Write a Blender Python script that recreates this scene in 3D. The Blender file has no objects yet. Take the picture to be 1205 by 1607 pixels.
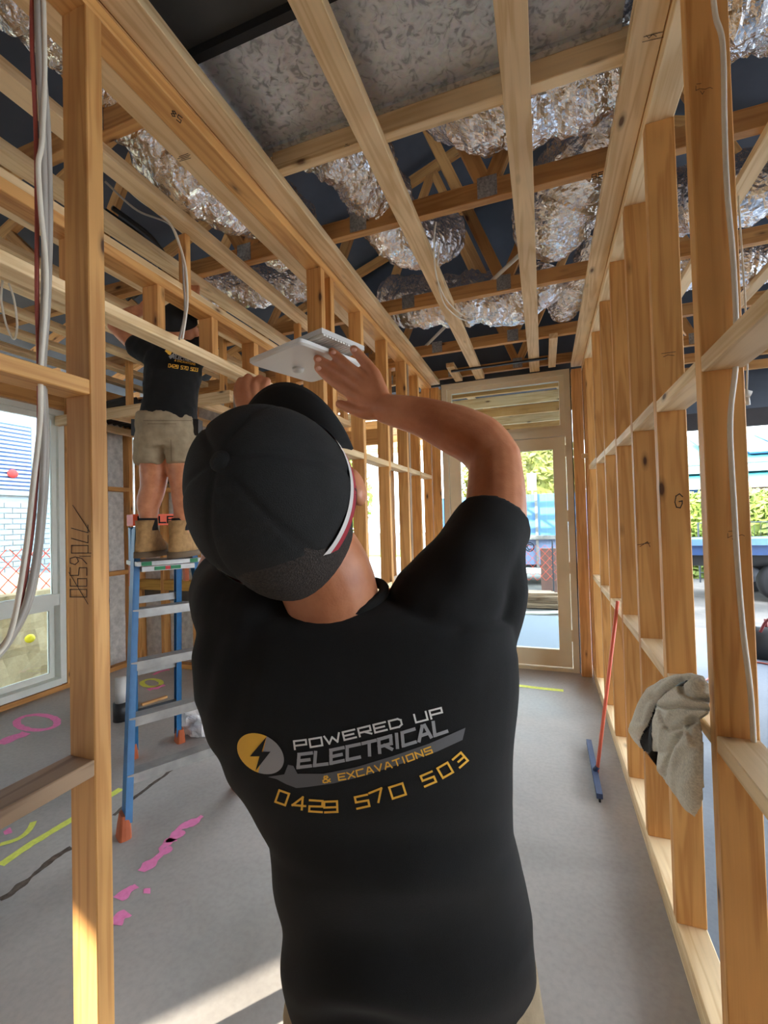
import bpy, bmesh, math, random
import numpy as np
from mathutils import Vector as V, Matrix, noise
from mathutils.bvhtree import BVHTree
random.seed(7)
SC = bpy.context.scene
COL = SC.collection

# ------------------------------------------------------------------ camera
FPX, CX, CY, CAMH = 702.0, 602.5, 803.5, 1.5
_yaw, _pit, _rol = 0.343272, 0.021, -0.026669
_f = V((-math.sin(_yaw) * math.cos(_pit), math.cos(_yaw) * math.cos(_pit), math.sin(_pit)))
_r = V((math.cos(_yaw), math.sin(_yaw), 0))
_u = _r.cross(_f)
CR = _r * math.cos(_rol) + _u * math.sin(_rol)
CU = -_r * math.sin(_rol) + _u * math.cos(_rol)
CF = _f
CAM = V((0, 0, CAMH))
cam = bpy.data.cameras.new('camera')
cam.sensor_fit = 'HORIZONTAL'; cam.sensor_width = 36.0; cam.lens = FPX / 1205 * 36.0
cam.clip_start = 0.02; cam.clip_end = 200
camo = bpy.data.objects.new('camera', cam); COL.objects.link(camo)
camo.matrix_world = Matrix.Translation(CAM) @ Matrix((CR, CU, -CF)).transposed().to_4x4()
SC.camera = camo

# ------------------------------------------------------------------ sky, sun, exposure
wd = bpy.data.worlds.new('sky'); SC.world = wd; wd.use_nodes = True
_n = wd.node_tree.nodes; _l = wd.node_tree.links
_bg = _n['Background']
_bg.inputs['Color'].default_value = (0.80, 0.90, 1.0, 1); _bg.inputs['Strength'].default_value = 1.7
sl = bpy.data.lights.new('sun', 'SUN'); sl.energy = 2.6; sl.angle = math.radians(0.7); sl.color = (1, 0.93, 0.80)
so = bpy.data.objects.new('sun', sl); COL.objects.link(so)
so.rotation_euler = V((.66, .75, -.385)).to_track_quat('-Z', 'Y').to_euler()
SC.view_settings.view_transform = 'Standard'; SC.view_settings.look = 'None'
SC.view_settings.exposure = 2.95; SC.view_settings.gamma = 1.0; SC.view_settings.use_curve_mapping = False
SC.cycles.max_bounces = 10; SC.cycles.diffuse_bounces = 6; SC.cycles.transparent_max_bounces = 12
SC.cycles.sample_clamp_indirect = 6.0

# ------------------------------------------------------------------ photo geometry helpers
def ray(x, y):
    return CR * ((x - CX) / FPX) - CU * ((y - CY) / FPX) + CF
def cp(x, y, d): return CAM + ray(x, y) * d
def onz(x, y, z=0.0):
    d = ray(x, y); return CAM + d * ((z - CAMH) / d.z)
def onx(x, y, X):
    d = ray(x, y); return CAM + d * (X / d.x)
def ony(x, y, Y):
    d = ray(x, y); return CAM + d * (Y / d.y)

# ------------------------------------------------------------------ materials
def newmat(name):
    m = bpy.data.materials.new(name); m.use_nodes = True
    nt = m.node_tree; b = nt.nodes['Principled BSDF']
    return m, nt, b
def nd(nt, t, **kw):
    n = nt.nodes.new(t)
    for k, v in kw.items():
        if k in n.inputs.keys(): n.inputs[k].default_value = v
        else: setattr(n, k, v)
    return n
def ramp(nt, fac, stops):
    r = nt.nodes.new('ShaderNodeValToRGB')
    while len(r.color_ramp.elements) < len(stops): r.color_ramp.elements.new(0.5)
    for e, (p, c) in zip(r.color_ramp.elements, stops): e.position = p; e.color = (*c, 1) if len(c) == 3 else c
    nt.links.new(fac, r.inputs[0]); return r
def s2l(r, g, b):
    f = lambda c: (c / 255 / 12.92) if c / 255 <= .04045 else ((c / 255 + .055) / 1.055) ** 2.4
    return (f(r), f(g), f(b))
def bump(nt, b, h, st, dist=.01):
    bp = nd(nt, 'ShaderNodeBump', Strength=st, Distance=dist)
    nt.links.new(h, bp.inputs['Height']); nt.links.new(bp.outputs[0], b.inputs['Normal'])
def plain(name, c, rough=.6, metal=0, nz=None, var=.12, bmp=0, bscale=60):
    m, nt, b = newmat(name)
    b.inputs['Roughness'].default_value = rough; b.inputs['Metallic'].default_value = metal
    tc = nt.nodes.new('ShaderNodeTexCoord')
    no = nd(nt, 'ShaderNodeTexNoise', Scale=nz or 8.0, Detail=4.0)
    nt.links.new(tc.outputs['Object'], no.inputs['Vector'])
    lo = tuple(x * (1 - var) for x in c); hi = tuple(min(1, x * (1 + var)) for x in c)
    r = ramp(nt, no.outputs['Fac'], [(.3, lo), (.7, hi)])
    nt.links.new(r.outputs[0], b.inputs['Base Color'])
    if bmp:
        n2 = nd(nt, 'ShaderNodeTexNoise', Scale=bscale, Detail=3.0)
        nt.links.new(tc.outputs['Object'], n2.inputs['Vector']); bump(nt, b, n2.outputs['Fac'], bmp, .004)
    return m
def wood(name, light, dark, knot, rough=.62, knots=1.0):
    m, nt, b = newmat(name); L = nt.links
    b.inputs['Roughness'].default_value = rough
    tc = nt.nodes.new('ShaderNodeTexCoord'); oi = nt.nodes.new('ShaderNodeObjectInfo')
    mul = nd(nt, 'ShaderNodeMath', operation='MULTIPLY'); mul.inputs[1].default_value = 37.0
    L.new(oi.outputs['Random'], mul.inputs[0])
    cmb = nt.nodes.new('ShaderNodeCombineXYZ'); L.new(mul.outputs[0], cmb.inputs[0]); L.new(mul.outputs[0], cmb.inputs[1])
    add = nd(nt, 'ShaderNodeVectorMath', operation='ADD')
    L.new(tc.outputs['Object'], add.inputs[0]); L.new(cmb.outputs[0], add.inputs[1])
    mp = nt.nodes.new('ShaderNodeMapping'); mp.inputs['Scale'].default_value = (1.1, 16, 16); L.new(add.outputs[0], mp.inputs[0])
    n1 = nd(nt, 'ShaderNodeTexNoise', Scale=1.0, Detail=2.0, Distortion=.6); L.new(mp.outputs[0], n1.inputs['Vector'])
    # growth rings from banded noise
    k = nd(nt, 'ShaderNodeMath', operation='MULTIPLY'); k.inputs[1].default_value = 26.0; L.new(n1.outputs['Fac'], k.inputs[0])
    sn = nd(nt, 'ShaderNodeMath', operation='SINE'); L.new(k.outputs[0], sn.inputs[0])
    mr = nd(nt, 'ShaderNodeMapRange'); mr.inputs['From Min'].default_value = -1; L.new(sn.outputs[0], mr.inputs[0])
    mp2 = nt.nodes.new('ShaderNodeMapping'); mp2.inputs['Scale'].default_value = (5, 220, 220); L.new(add.outputs[0], mp2.inputs[0])
    n2 = nd(nt, 'ShaderNodeTexNoise', Scale=1.0, Detail=2.0); L.new(mp2.outputs[0], n2.inputs['Vector'])
    mx = nd(nt, 'ShaderNodeMix', data_type='FLOAT'); mx.inputs[0].default_value = .45
    L.new(mr.outputs[0], mx.inputs[2]); L.new(n2.outputs['Fac'], mx.inputs[3])
    r = ramp(nt, mx.outputs[0], [(.12, dark), (.55, light), (1, tuple(min(1, c * 1.08) for c in light))])
    # broad tone
    n3 = nd(nt, 'ShaderNodeTexNoise', Scale=2.4, Detail=2.0); L.new(add.outputs[0], n3.inputs['Vector'])
    r3 = ramp(nt, n3.outputs['Fac'], [(.3, (.80, .76, .72)), (.7, (1.06, 1.05, 1.04))])
    m1 = nd(nt, 'ShaderNodeMix', data_type='RGBA', blend_type='MULTIPLY'); m1.inputs[0].default_value = 1
    L.new(r.outputs[0], m1.inputs[6]); L.new(r3.outputs[0], m1.inputs[7])
    # knots
    mp3 = nt.nodes.new('ShaderNodeMapping'); mp3.inputs['Scale'].default_value = (3.4, 9.5, 9.5); L.new(add.outputs[0], mp3.inputs[0])
    vo = nd(nt, 'ShaderNodeTexVoronoi', Scale=1.0); L.new(mp3.outputs[0], vo.inputs['Vector'])
    r4 = ramp(nt, vo.outputs['Distance'], [(.06 * knots, (.95, .95, .95)), (.10 * knots, (.35, .35, .35)), (.18 * knots, (0, 0, 0))])
    m2 = nd(nt, 'ShaderNodeMix', data_type='RGBA'); L.new(r4.outputs[0], m2.inputs[0])
    L.new(m1.outputs[2], m2.inputs[6]); m2.inputs[7].default_value = (*knot, 1)
    # piece to piece variation
    r5 = ramp(nt, oi.outputs['Random'], [(0, (.84, .80, .76)), (.5, (1, .98, .96)), (1, (1.08, 1.09, 1.1))])
    m3 = nd(nt, 'ShaderNodeMix', data_type='RGBA', blend_type='MULTIPLY'); m3.inputs[0].default_value = 1
    L.new(m2.outputs[2], m3.inputs[6]); L.new(r5.outputs[0], m3.inputs[7])
    L.new(m3.outputs[2], b.inputs['Base Color'])
    bump(nt, b, mx.outputs[0], .12, .003)
    return m
M = {}
M['pine'] = wood('pine_stud', s2l(220, 166, 98), s2l(198, 138, 72), s2l(66, 34, 14))
M['pale'] = wood('pine_pale', s2l(238, 210, 164), s2l(220, 184, 132), s2l(96, 62, 36))
M['amber'] = wood('pine_amber', s2l(212, 162, 100), s2l(188, 134, 76), s2l(78, 42, 20))
M['weathered'] = wood('pine_weathered', s2l(168, 140, 112), s2l(132, 104, 80), s2l(70, 50, 36))
M['yellow_lvl'] = wood('laminated_yellow', s2l(222, 178, 84), s2l(196, 148, 62), s2l(120, 80, 30))
M['darkwood'] = plain('dark_fascia', s2l(58, 54, 56), .6)
M['black_fab'] = plain('black_cotton', (.0032, .0030, .0030), .95, var=.25, nz=30, bmp=.25, bscale=900)
M['cap_fab'] = plain('black_cap_twill', (.0060, .0056, .0052), .88, var=.3, nz=40, bmp=.4, bscale=900)
for k_, w_ in (('black_fab', .03),):
    b_ = M[k_].node_tree.nodes['Principled BSDF']; b_.inputs['Sheen Weight'].default_value = w_; b_.inputs['Sheen Roughness'].default_value = .4
M['brim_fab'] = plain('cap_brim_cloth', (.0042, .0040, .0040), .95, var=.2)
M['white_fab'] = plain('white_stripe', (.62, .58, .54), .8)
M['red_fab'] = plain('red_stripe', (.34, .018, .03), .8)
M['print_white'] = plain('print_white', (.80, .79, .76), .7, var=.06)
M['print_grey'] = plain('print_silver_grey', (.36, .36, .37), .7, var=.06)
M['print_dark'] = plain('print_dark_grey', (.13, .13, .135), .7, var=.06)
M['print_black'] = plain('print_black', (.008, .008, .008), .9)
M['print_gold'] = plain('print_gold', (.95, .52, .06), .7, var=.06)
M['ink'] = plain('marker_ink', (.035, .025, .02), .8)
M['hair'] = plain('short_dark_hair', (.030, .022, .017), .9, nz=300, var=.5, bmp=.6, bscale=500)
M['khaki'] = plain('khaki_cotton', s2l(158, 140, 112), .9, nz=40, var=.12, bmp=.3, bscale=300)
M['suede'] = plain('tan_suede', s2l(166, 128, 82), .9, nz=40, var=.2, bmp=.3, bscale=200)
M['sole'] = plain('boot_sole', s2l(104, 84, 62), .85)
M['sock'] = plain('black_sock', (.012, .012, .014), .95)
M['fibreglass'] = plain('blue_fibreglass', s2l(38, 100, 148), .45, nz=14, var=.15)
M['orange_plastic'] = plain('orange_plastic', s2l(226, 84, 32), .5)
M['foot_rubber'] = plain('rust_orange_rubber', s2l(176, 88, 48), .7)
M['alu'] = plain('scuffed_aluminium', (.34, .33, .31), .45, .55, nz=12, var=.2)
M['green_stk'] = plain('green_sticker', s2l(28, 116, 70), .6)
M['red_stk'] = plain('red_sticker', s2l(190, 40, 40), .6)
M['bluedark'] = plain('black_ladder_rib', (.02, .024, .028), .6)
M['white_plastic'] = plain('white_plastic', (.74, .72, .67), .42, var=.03)
M['vent_grey'] = plain('ribbed_plastic', (.60, .58, .54), .5, var=.05)
M['cable_grey'] = plain('grey_cable', s2l(168, 160, 150), .5, var=.1)
M['cable_white'] = plain('white_cable', s2l(222, 212, 194), .5, var=.08)
M['cable_red'] = plain('red_cable', s2l(160, 74, 62), .5)
M['cable_black'] = plain('black_cable', (.015, .015, .016), .5)
M['conduit'] = plain('pvc_conduit', s2l(214, 210, 198), .45, var=.05)
M['beige'] = plain('beige_powdercoat', s2l(222, 208, 178), .5, var=.03)
M['beige2'] = plain('beige_frame', s2l(214, 202, 174), .5, var=.03)
M['rubberseal'] = plain('black_seal', (.01, .01, .01), .7)
M['win_white'] = plain('white_window_frame', s2l(226, 228, 218), .4, var=.03)
M['marl'] = plain('grey_marl_fleece', s2l(196, 188, 170), .95, nz=160, var=.22, bmp=.5, bscale=500)
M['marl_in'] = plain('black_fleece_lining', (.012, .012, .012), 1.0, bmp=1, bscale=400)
M['salmon'] = plain('salmon_handle', s2l(240, 120, 96), .5)
M['broom_blue'] = plain('navy_squeegee', s2l(52, 70, 108), .6)
M['sarking'] = plain('silver_grey_wrap', s2l(206, 203, 196), .7, nz=22, var=.2, bmp=.5, bscale=40)
M['dark_wrap'] = plain('dark_grey_wrap', s2l(96, 90, 80), .8, nz=14, var=.2)
M['roofwrap'] = plain('dark_blue_sarking', s2l(76, 84, 96), .6, nz=2, var=.3, bmp=.3, bscale=6)
M['ductboard'] = plain('dark_duct_board', s2l(74, 74, 72), .8, var=.1)
M['black_tile'] = plain('black_moulded_tray', (.018, .018, .02), .5)
M['galv_plate'] = plain('nail_plate_steel', (.42, .42, .42), .45, .8, nz=90, var=.35, bmp=.6, bscale=160)
M['plasticbag'] = plain('white_plastic_bag', (.78, .76, .74), .4, bmp=.6, bscale=40)
M['grey_tool'] = plain('grey_tube', s2l(186, 182, 176), .5)
M['dirt'] = plain('dirty_saw_cut', s2l(92, 80, 70), .95, nz=40, var=.4, bmp=.5)
M['pink'] = plain('pink_spray_paint', s2l(255, 140, 196), .8, nz=50, var=.1)
M['lime'] = plain('lime_spray_paint', s2l(238, 246, 110), .8, nz=50, var=.1)
# skin
m, nt, b = newmat('skin'); tc = nt.nodes.new('ShaderNodeTexCoord')
n1 = nd(nt, 'ShaderNodeTexNoise', Scale=22.0, Detail=5.0); nt.links.new(tc.outputs['Object'], n1.inputs['Vector'])
r1 = ramp(nt, n1.outputs['Fac'], [(.3, s2l(184, 114, 76)), (.7, s2l(210, 142, 102))])
nt.links.new(r1.outputs[0], b.inputs['Base Color']); b.inputs['Roughness'].default_value = .5
b.inputs['Subsurface Weight'].default_value = .12; b.inputs['Subsurface Radius'].default_value = (.012, .005, .003)
b.inputs['Subsurface Scale'].default_value = .5
n2 = nd(nt, 'ShaderNodeTexNoise', Scale=260.0, Detail=2.0); nt.links.new(tc.outputs['Object'], n2.inputs['Vector']); bump(nt, b, n2.outputs['Fac'], .15, .002)
M['skin'] = m
M['nail'] = plain('finger_nail', s2l(232, 176, 150), .35)
M['eye'] = plain('eye_white', (.7, .68, .65), .3)
# foil
m, nt, b = newmat('silver_foil'); tc = nt.nodes.new('ShaderNodeTexCoord')
b.inputs['Metallic'].default_value = 1; b.inputs['Roughness'].default_value = .16; b.inputs['Base Color'].default_value = (.92, .91, .91, 1)
vo = nd(nt, 'ShaderNodeTexNoise', Scale=60.0, Detail=2.0, Distortion=.8); nt.links.new(tc.outputs['Object'], vo.inputs['Vector']); bump(nt, b, vo.outputs['Fac'], .45, .01)
M['foil'] = m
# galvanised sheet
m, nt, b = newmat('galvanised_sheet'); tc = nt.nodes.new('ShaderNodeTexCoord')
v1 = nd(nt, 'ShaderNodeTexVoronoi', Scale=70.0); n1 = nd(nt, 'ShaderNodeTexNoise', Scale=30.0, Detail=4.0, Distortion=1.2)
nt.links.new(tc.outputs['Object'], v1.inputs['Vector']); nt.links.new(tc.outputs['Object'], n1.inputs['Vector'])
r1 = ramp(nt, n1.outputs['Fac'], [(.36, (.36, .36, .355)), (.46, (.54, .54, .53)), (.65, (.60, .60, .585))])
m1 = nd(nt, 'ShaderNodeMix', data_type='RGBA', blend_type='MULTIPLY'); m1.inputs[0].default_value = .08
nt.links.new(r1.outputs[0], m1.inputs[6]); nt.links.new(v1.outputs['Color'], m1.inputs[7]); nt.links.new(m1.outputs[2], b.inputs['Base Color'])
b.inputs['Metallic'].default_value = .6; b.inputs['Roughness'].default_value = .36
r2 = ramp(nt, n1.outputs['Fac'], [(.4, (.55,) * 3), (.6, (.33,) * 3)]); nt.links.new(r2.outputs[0], b.inputs['Roughness'])
M['galv'] = m
# concrete
def concrete(name, c1, c2, c3, rough=.55):
    m, nt, b = newmat(name); tc = nt.nodes.new('ShaderNodeTexCoord')
    n1 = nd(nt, 'ShaderNodeTexNoise', Scale=1.1, Detail=6.0, Distortion=.5); n2 = nd(nt, 'ShaderNodeTexNoise', Scale=45.0, Detail=6.0)
    for n in (n1, n2): nt.links.new(tc.outputs['Object'], n.inputs['Vector'])
    r1 = ramp(nt, n1.outputs['Fac'], [(.32, c1), (.5, c2), (.7, c3)])
    r2 = ramp(nt, n2.outputs['Fac'], [(.3, (.91,) * 3), (.6, (1.02,) * 3)])
    m1 = nd(nt, 'ShaderNodeMix', data_type='RGBA', blend_type='MULTIPLY'); m1.inputs[0].default_value = 1
    nt.links.new(r1.outputs[0], m1.inputs[6]); nt.links.new(r2.outputs[0], m1.inputs[7]); nt.links.new(m1.outputs[2], b.inputs['Base Color'])
    r3 = ramp(nt, n1.outputs['Fac'], [(.35, (rough - .12,) * 3), (.65, (rough + .15,) * 3)]); nt.links.new(r3.outputs[0], b.inputs['Roughness'])
    bump(nt, b, n2.outputs['Fac'], .05, .002)
    return m
M['slab'] = concrete('concrete_slab', s2l(148, 142, 136), s2l(170, 164, 158), s2l(188, 182, 175))
M['drive'] = concrete('driveway_concrete', s2l(78, 86, 98), s2l(90, 98, 110), s2l(102, 110, 120), .7)
M['gravel'] = concrete('gravel_ground', s2l(66, 64, 62), s2l(92, 88, 84), s2l(116, 110, 104), .9)
M['rock'] = concrete('rock_face', s2l(150, 130, 96), s2l(196, 176, 140), s2l(214, 200, 170), .95)
M['grass'] = plain('grass', s2l(120, 150, 60), .9, nz=12, var=.3)
M['leaf'] = plain('hedge_leaf', s2l(122, 140, 60), .7, nz=3, var=.4)
M['leaf2'] = plain('tree_leaf', s2l(132, 130, 62), .7, nz=3, var=.4)
M['whitewall'] = plain('painted_brick', s2l(150, 157, 164), .8, var=.05)
M['teal'] = plain('teal_roof_sheet', s2l(60, 140, 150), .5)
M['solar'] = plain('solar_glass', s2l(40, 76, 130), .2)
M['offwhite'] = plain('white_trim', s2l(170, 176, 178), .6, var=.03)
M['brickdark'] = plain('brown_brick', s2l(120, 92, 84), .8, nz=20)
M['truckblue'] = plain('navy_truck_paint', s2l(38, 66, 110), .35)
M['trayblue'] = plain('blue_grey_steel', s2l(88, 124, 168), .45, var=.15)
M['skyblue'] = plain('faded_sky_blue_sheet', s2l(92, 134, 176), .5, var=.06)
M['tyre'] = plain('black_tyre', (.012, .012, .013), .8)
M['rim'] = plain('steel_wheel', (.16, .17, .19), .5, .6)
M['fence_mesh'] = plain('orange_barrier_mesh', s2l(238, 96, 72), .7)
M['steel_dark'] = plain('dark_steel', s2l(60, 66, 72), .6)
M['timberpile'] = wood('old_planks', s2l(150, 128, 104), s2l(112, 92, 72), s2l(60, 44, 30))
M['red_tool'] = plain('red_tool_bag', s2l(110, 36, 36), .7)
M['yellow_tag'] = plain('yellow_cap', s2l(240, 220, 40), .5)
M['bluesheet'] = plain('pale_blue_sheet', s2l(128, 144, 176), .5, var=.05)
M['sign'] = plain('white_sign', s2l(238, 238, 236), .5, var=.02)
# glass
m, nt, b = newmat('window_glass'); nt.nodes.remove(b)
tr = nt.nodes.new('ShaderNodeBsdfTransparent'); gl = nd(nt, 'ShaderNodeBsdfGlossy', Roughness=.01); fr = nd(nt, 'ShaderNodeFresnel', IOR=1.5)
mx = nt.nodes.new('ShaderNodeMixShader'); tr.inputs[0].default_value = (.90, .96, .96, 1)
nt.links.new(fr.outputs[0], mx.inputs[0]); nt.links.new(tr.outputs[0], mx.inputs[1]); nt.links.new(gl.outputs[0], mx.inputs[2])
nt.links.new(mx.outputs[0], nt.nodes['Material Output'].inputs[0]); M['glass'] = m

# ------------------------------------------------------------------ mesh + object helpers
class MB:
    def __init__(s): s.v = []; s.f = []
    def add(s, vs, fs):
        o = len(s.v); s.v += [tuple(p) for p in vs]; s.f += [tuple(i + o for i in q) for q in fs]; return s
    def box(s, x0, x1, y0, y1, z0, z1):
        return s.add([(x, y, z) for x in (x0, x1) for y in (y0, y1) for z in (z0, z1)],
                     [(0, 1, 3, 2), (4, 6, 7, 5), (0, 4, 5, 1), (2, 3, 7, 6), (0, 2, 6, 4), (1, 5, 7, 3)])
    def obox(s, c, ax, ay, az, hx, hy, hz):
        vs = [c + ax * (i * hx) + ay * (j * hy) + az * (k * hz) for i in (-1, 1) for j in (-1, 1) for k in (-1, 1)]
        return s.add(vs, [(0, 1, 3, 2), (4, 6, 7, 5), (0, 4, 5, 1), (2, 3, 7, 6), (0, 2, 6, 4), (1, 5, 7, 3)])
    def bar(s, p0, p1, w, h, up=V((0, 0, 1))):
        p0 = V(p0); p1 = V(p1); x = (p1 - p0).normalized(); y = V(up).cross(x)
        if y.length < 1e-4: y = V((0, 1, 0))
        y.normalize(); z = x.cross(y)
        return s.obox((p0 + p1) / 2, x, y, z, (p1 - p0).length / 2, w / 2, h / 2)
    def tube(s, pts, rad, n=8, cap=True, sq=1.0, upv=None):
        pts = [V(p) for p in pts]; N = len(pts)
        rad = rad if hasattr(rad, '__len__') else [rad] * N
        t0 = (pts[1] - pts[0]).normalized()
        a = V(upv) if upv else (V((0, 0, 1)) if abs(t0.z) < .9 else V((1, 0, 0)))
        a = (a - t0 * a.dot(t0)).normalized(); vs = []; fs = []
        for i, p in enumerate(pts):
            t = (pts[min(i + 1, N - 1)] - pts[max(i - 1, 0)]).normalized()
            a = (a - t * a.dot(t)).normalized(); bb = t.cross(a)
            for k in range(n):
                q = 2 * math.pi * k / n; vs.append(p + a * (math.cos(q) * rad[i]) + bb * (math.sin(q) * rad[i] * sq))
        for i in range(N - 1):
            for k in range(n):
                k2 = (k + 1) % n; fs.append((i * n + k, i * n + k2, (i + 1) * n + k2, (i + 1) * n + k))
        if cap: fs.append(tuple(range(n))[::-1]); fs.append(tuple(range((N - 1) * n, N * n)))
        return s.add(vs, fs)
    def loft(s, secs, n=32):
        """secs: (centre, axis_a, axis_b, exponent)"""
        vs = []; fs = []; N = len(secs)
        for c, a, bb, ex in secs:
            for k in range(n):
                q = 2 * math.pi * k / n; cc, ss = math.cos(q), math.sin(q)
                vs.append(V(c) + V(a) * math.copysign(abs(cc) ** (2 / ex), cc) + V(bb) * math.copysign(abs(ss) ** (2 / ex), ss))
        for i in range(N - 1):
            for k in range(n):
                k2 = (k + 1) % n; fs.append((i * n + k, i * n + k2, (i + 1) * n + k2, (i + 1) * n + k))
        fs.append(tuple(range(n))[::-1]); fs.append(tuple(range((N - 1) * n, N * n)))
        return s.add(vs, fs)
    def ball(s, c, ax, ay, az, n=20, m=12):
        vs = []; fs = []; c = V(c)
        for i in range(m + 1):
            th = math.pi * i / m
            for k in range(n):
                q = 2 * math.pi * k / n
                vs.append(c + V(ax) * (math.sin(th) * math.cos(q)) + V(ay) * (math.sin(th) * math.sin(q)) + V(az) * math.cos(th))
        for i in range(m):
            for k in range(n):
                k2 = (k + 1) % n; fs.append((i * n + k, (i + 1) * n + k, (i + 1) * n + k2, i * n + k2))
        return s.add(vs, fs)
    def prism(s, poly, d):
        """poly: list of points in a plane, d: extrusion vector"""
        n = len(poly); d = V(d); vs = [V(p) for p in poly] + [V(p) + d for p in poly]
        return s.add(vs, [tuple(range(n)), tuple(range(n, 2 * n))[::-1]] + [(i, n + i, n + (i + 1) % n, (i + 1) % n) for i in range(n)])
    def mesh(s, name):
        me = bpy.data.meshes.new(name); me.from_pydata(s.v, [], s.f); 
        bm = bmesh.new(); bm.from_mesh(me); bmesh.ops.recalc_face_normals(bm, faces=bm.faces); bm.to_mesh(me); bm.free()
        return me
    def build(s, name, mat, parent=None, smooth=False):
        return mobj(name, s.mesh(name), mat, parent, smooth)
def wloc(o):
    p = V((0, 0, 0))
    while o is not None: p = p + o.location; o = o.parent
    return p
def mobj(name, me, mat, parent=None, smooth=False):
    o = bpy.data.objects.new(name, me); COL.objects.link(o)
    if mat is not None and not me.materials: me.materials.append(mat)
    if smooth: me.polygons.foreach_set('use_smooth', [True] * len(me.polygons))
    if parent is not None: o.parent = parent; o.location = -wloc(parent)
    return o
def tag(o, label, cat, group=None, kind=None):
    o['label'] = label; o['category'] = cat
    if group: o['group'] = group
    if kind: o['kind'] = kind
    return o
def thing(name, label, cat, loc=(0, 0, 0), group=None, kind=None):
    o = bpy.data.objects.new(name, None); COL.objects.link(o); o.location = V(loc); o.empty_display_size = .1
    return tag(o, label, cat, group, kind)
_cache = {}
def boxmesh(L, w, h, c=.0025):
    key = (round(L, 3), round(w, 3), round(h, 3))
    if key in _cache: return _cache[key]
    bm = bmesh.new(); bmesh.ops.create_cube(bm, size=1)
    for v in bm.verts: v.co = V(((v.co.x + .5) * L, v.co.y * w, v.co.z * h))
    bmesh.ops.bevel(bm, geom=list(bm.edges), offset=min(c, w / 4, h / 4), segments=1, affect='EDGES')
    me = bpy.data.meshes.new('timber'); bm.to_mesh(me); bm.free(); _cache[key] = me; return me
_tm = {}
def beam(name, p0, p1, w, h, mat, parent=None, up=(0, 0, 1)):
    """timber from p0 to p1 (centre line), w across, h along up"""
    p0 = V(p0); p1 = V(p1); x = (p1 - p0).normalized(); u = V(up)
    if abs(x.dot(u)) > .98: u = V((0, 1, 0))
    y = u.cross(x).normalized(); z = x.cross(y)
    me0 = boxmesh((p1 - p0).length, w, h); key = (me0.name, mat)
    if key not in _tm:
        me = me0.copy(); me.materials.append(M[mat]); _tm[key] = me
    o = bpy.data.objects.new(name, _tm[key]); COL.objects.link(o)
    mw = Matrix((x, y, z)).transposed().to_4x4(); mw.translation = p0
    if parent is not None:
        o.parent = parent; mw.translation = p0 - wloc(parent)
    o.matrix_local = mw; return o
def tb(name, x0, x1, y0, y1, z0, z1, mat, parent=None):
    d = (x1 - x0, y1 - y0, z1 - z0); a = d.index(max(d)); c = ((x0 + x1) / 2, (y0 + y1) / 2, (z0 + z1) / 2)
    if a == 0: return beam(name, (x0, c[1], c[2]), (x1, c[1], c[2]), d[1], d[2], mat, parent)
    if a == 1: return beam(name, (c[0], y0, c[2]), (c[0], y1, c[2]), d[0], d[2], mat, parent)
    return beam(name, (c[0], c[1], z0), (c[0], c[1], z1), d[0], d[1], mat, parent, up=(0, 1, 0))
def spline(pts, n=8):
    pts = [V(p) for p in pts]; out = []
    for i in range(len(pts) - 1):
        p0 = pts[max(i - 1, 0)]; p1 = pts[i]; p2 = pts[i + 1]; p3 = pts[min(i + 2, len(pts) - 1)]
        for k in range(n):
            t = k / n
            out.append(.5 * ((2 * p1) + (p2 - p0) * t + (2 * p0 - 5 * p1 + 4 * p2 - p3) * t * t + (3 * p1 - p0 - 3 * p2 + p3) * t ** 3))
    out.append(pts[-1]); return out
def lin(xs, ys, x):
    return float(np.interp(x, xs, ys))
def fuse(name, mb, voxel, it=3, fac=.5):
    me = mb.mesh(name); o = bpy.data.objects.new(name, me); COL.objects.link(o)
    r = o.modifiers.new('r', 'REMESH'); r.mode = 'VOXEL'; r.voxel_size = voxel
    sm = o.modifiers.new('s', 'SMOOTH'); sm.iterations = it; sm.factor = fac
    dg = bpy.context.evaluated_depsgraph_get(); dg.update()
    out = bpy.data.meshes.new_from_object(o.evaluated_get(dg)); out.name = name
    bpy.data.objects.remove(o); bpy.data.meshes.remove(me); out.materials.clear()
    return out
def displace(me, fn):
    n = len(me.vertices); co = np.empty(n * 3); me.vertices.foreach_get('co', co); no = np.empty(n * 3)
    me.vertices.foreach_get('normal', no); co = co.reshape(-1, 3); no = no.reshape(-1, 3)
    d = fn(co, no); co = co + (no * d[:, None] if d.ndim == 1 else d); me.vertices.foreach_set('co', co.ravel()); me.update()
def nz(co, s, off=0.0):
    return np.array([noise.noise(V((c[0] * s + off, c[1] * s, c[2] * s))) for c in co])

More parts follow.
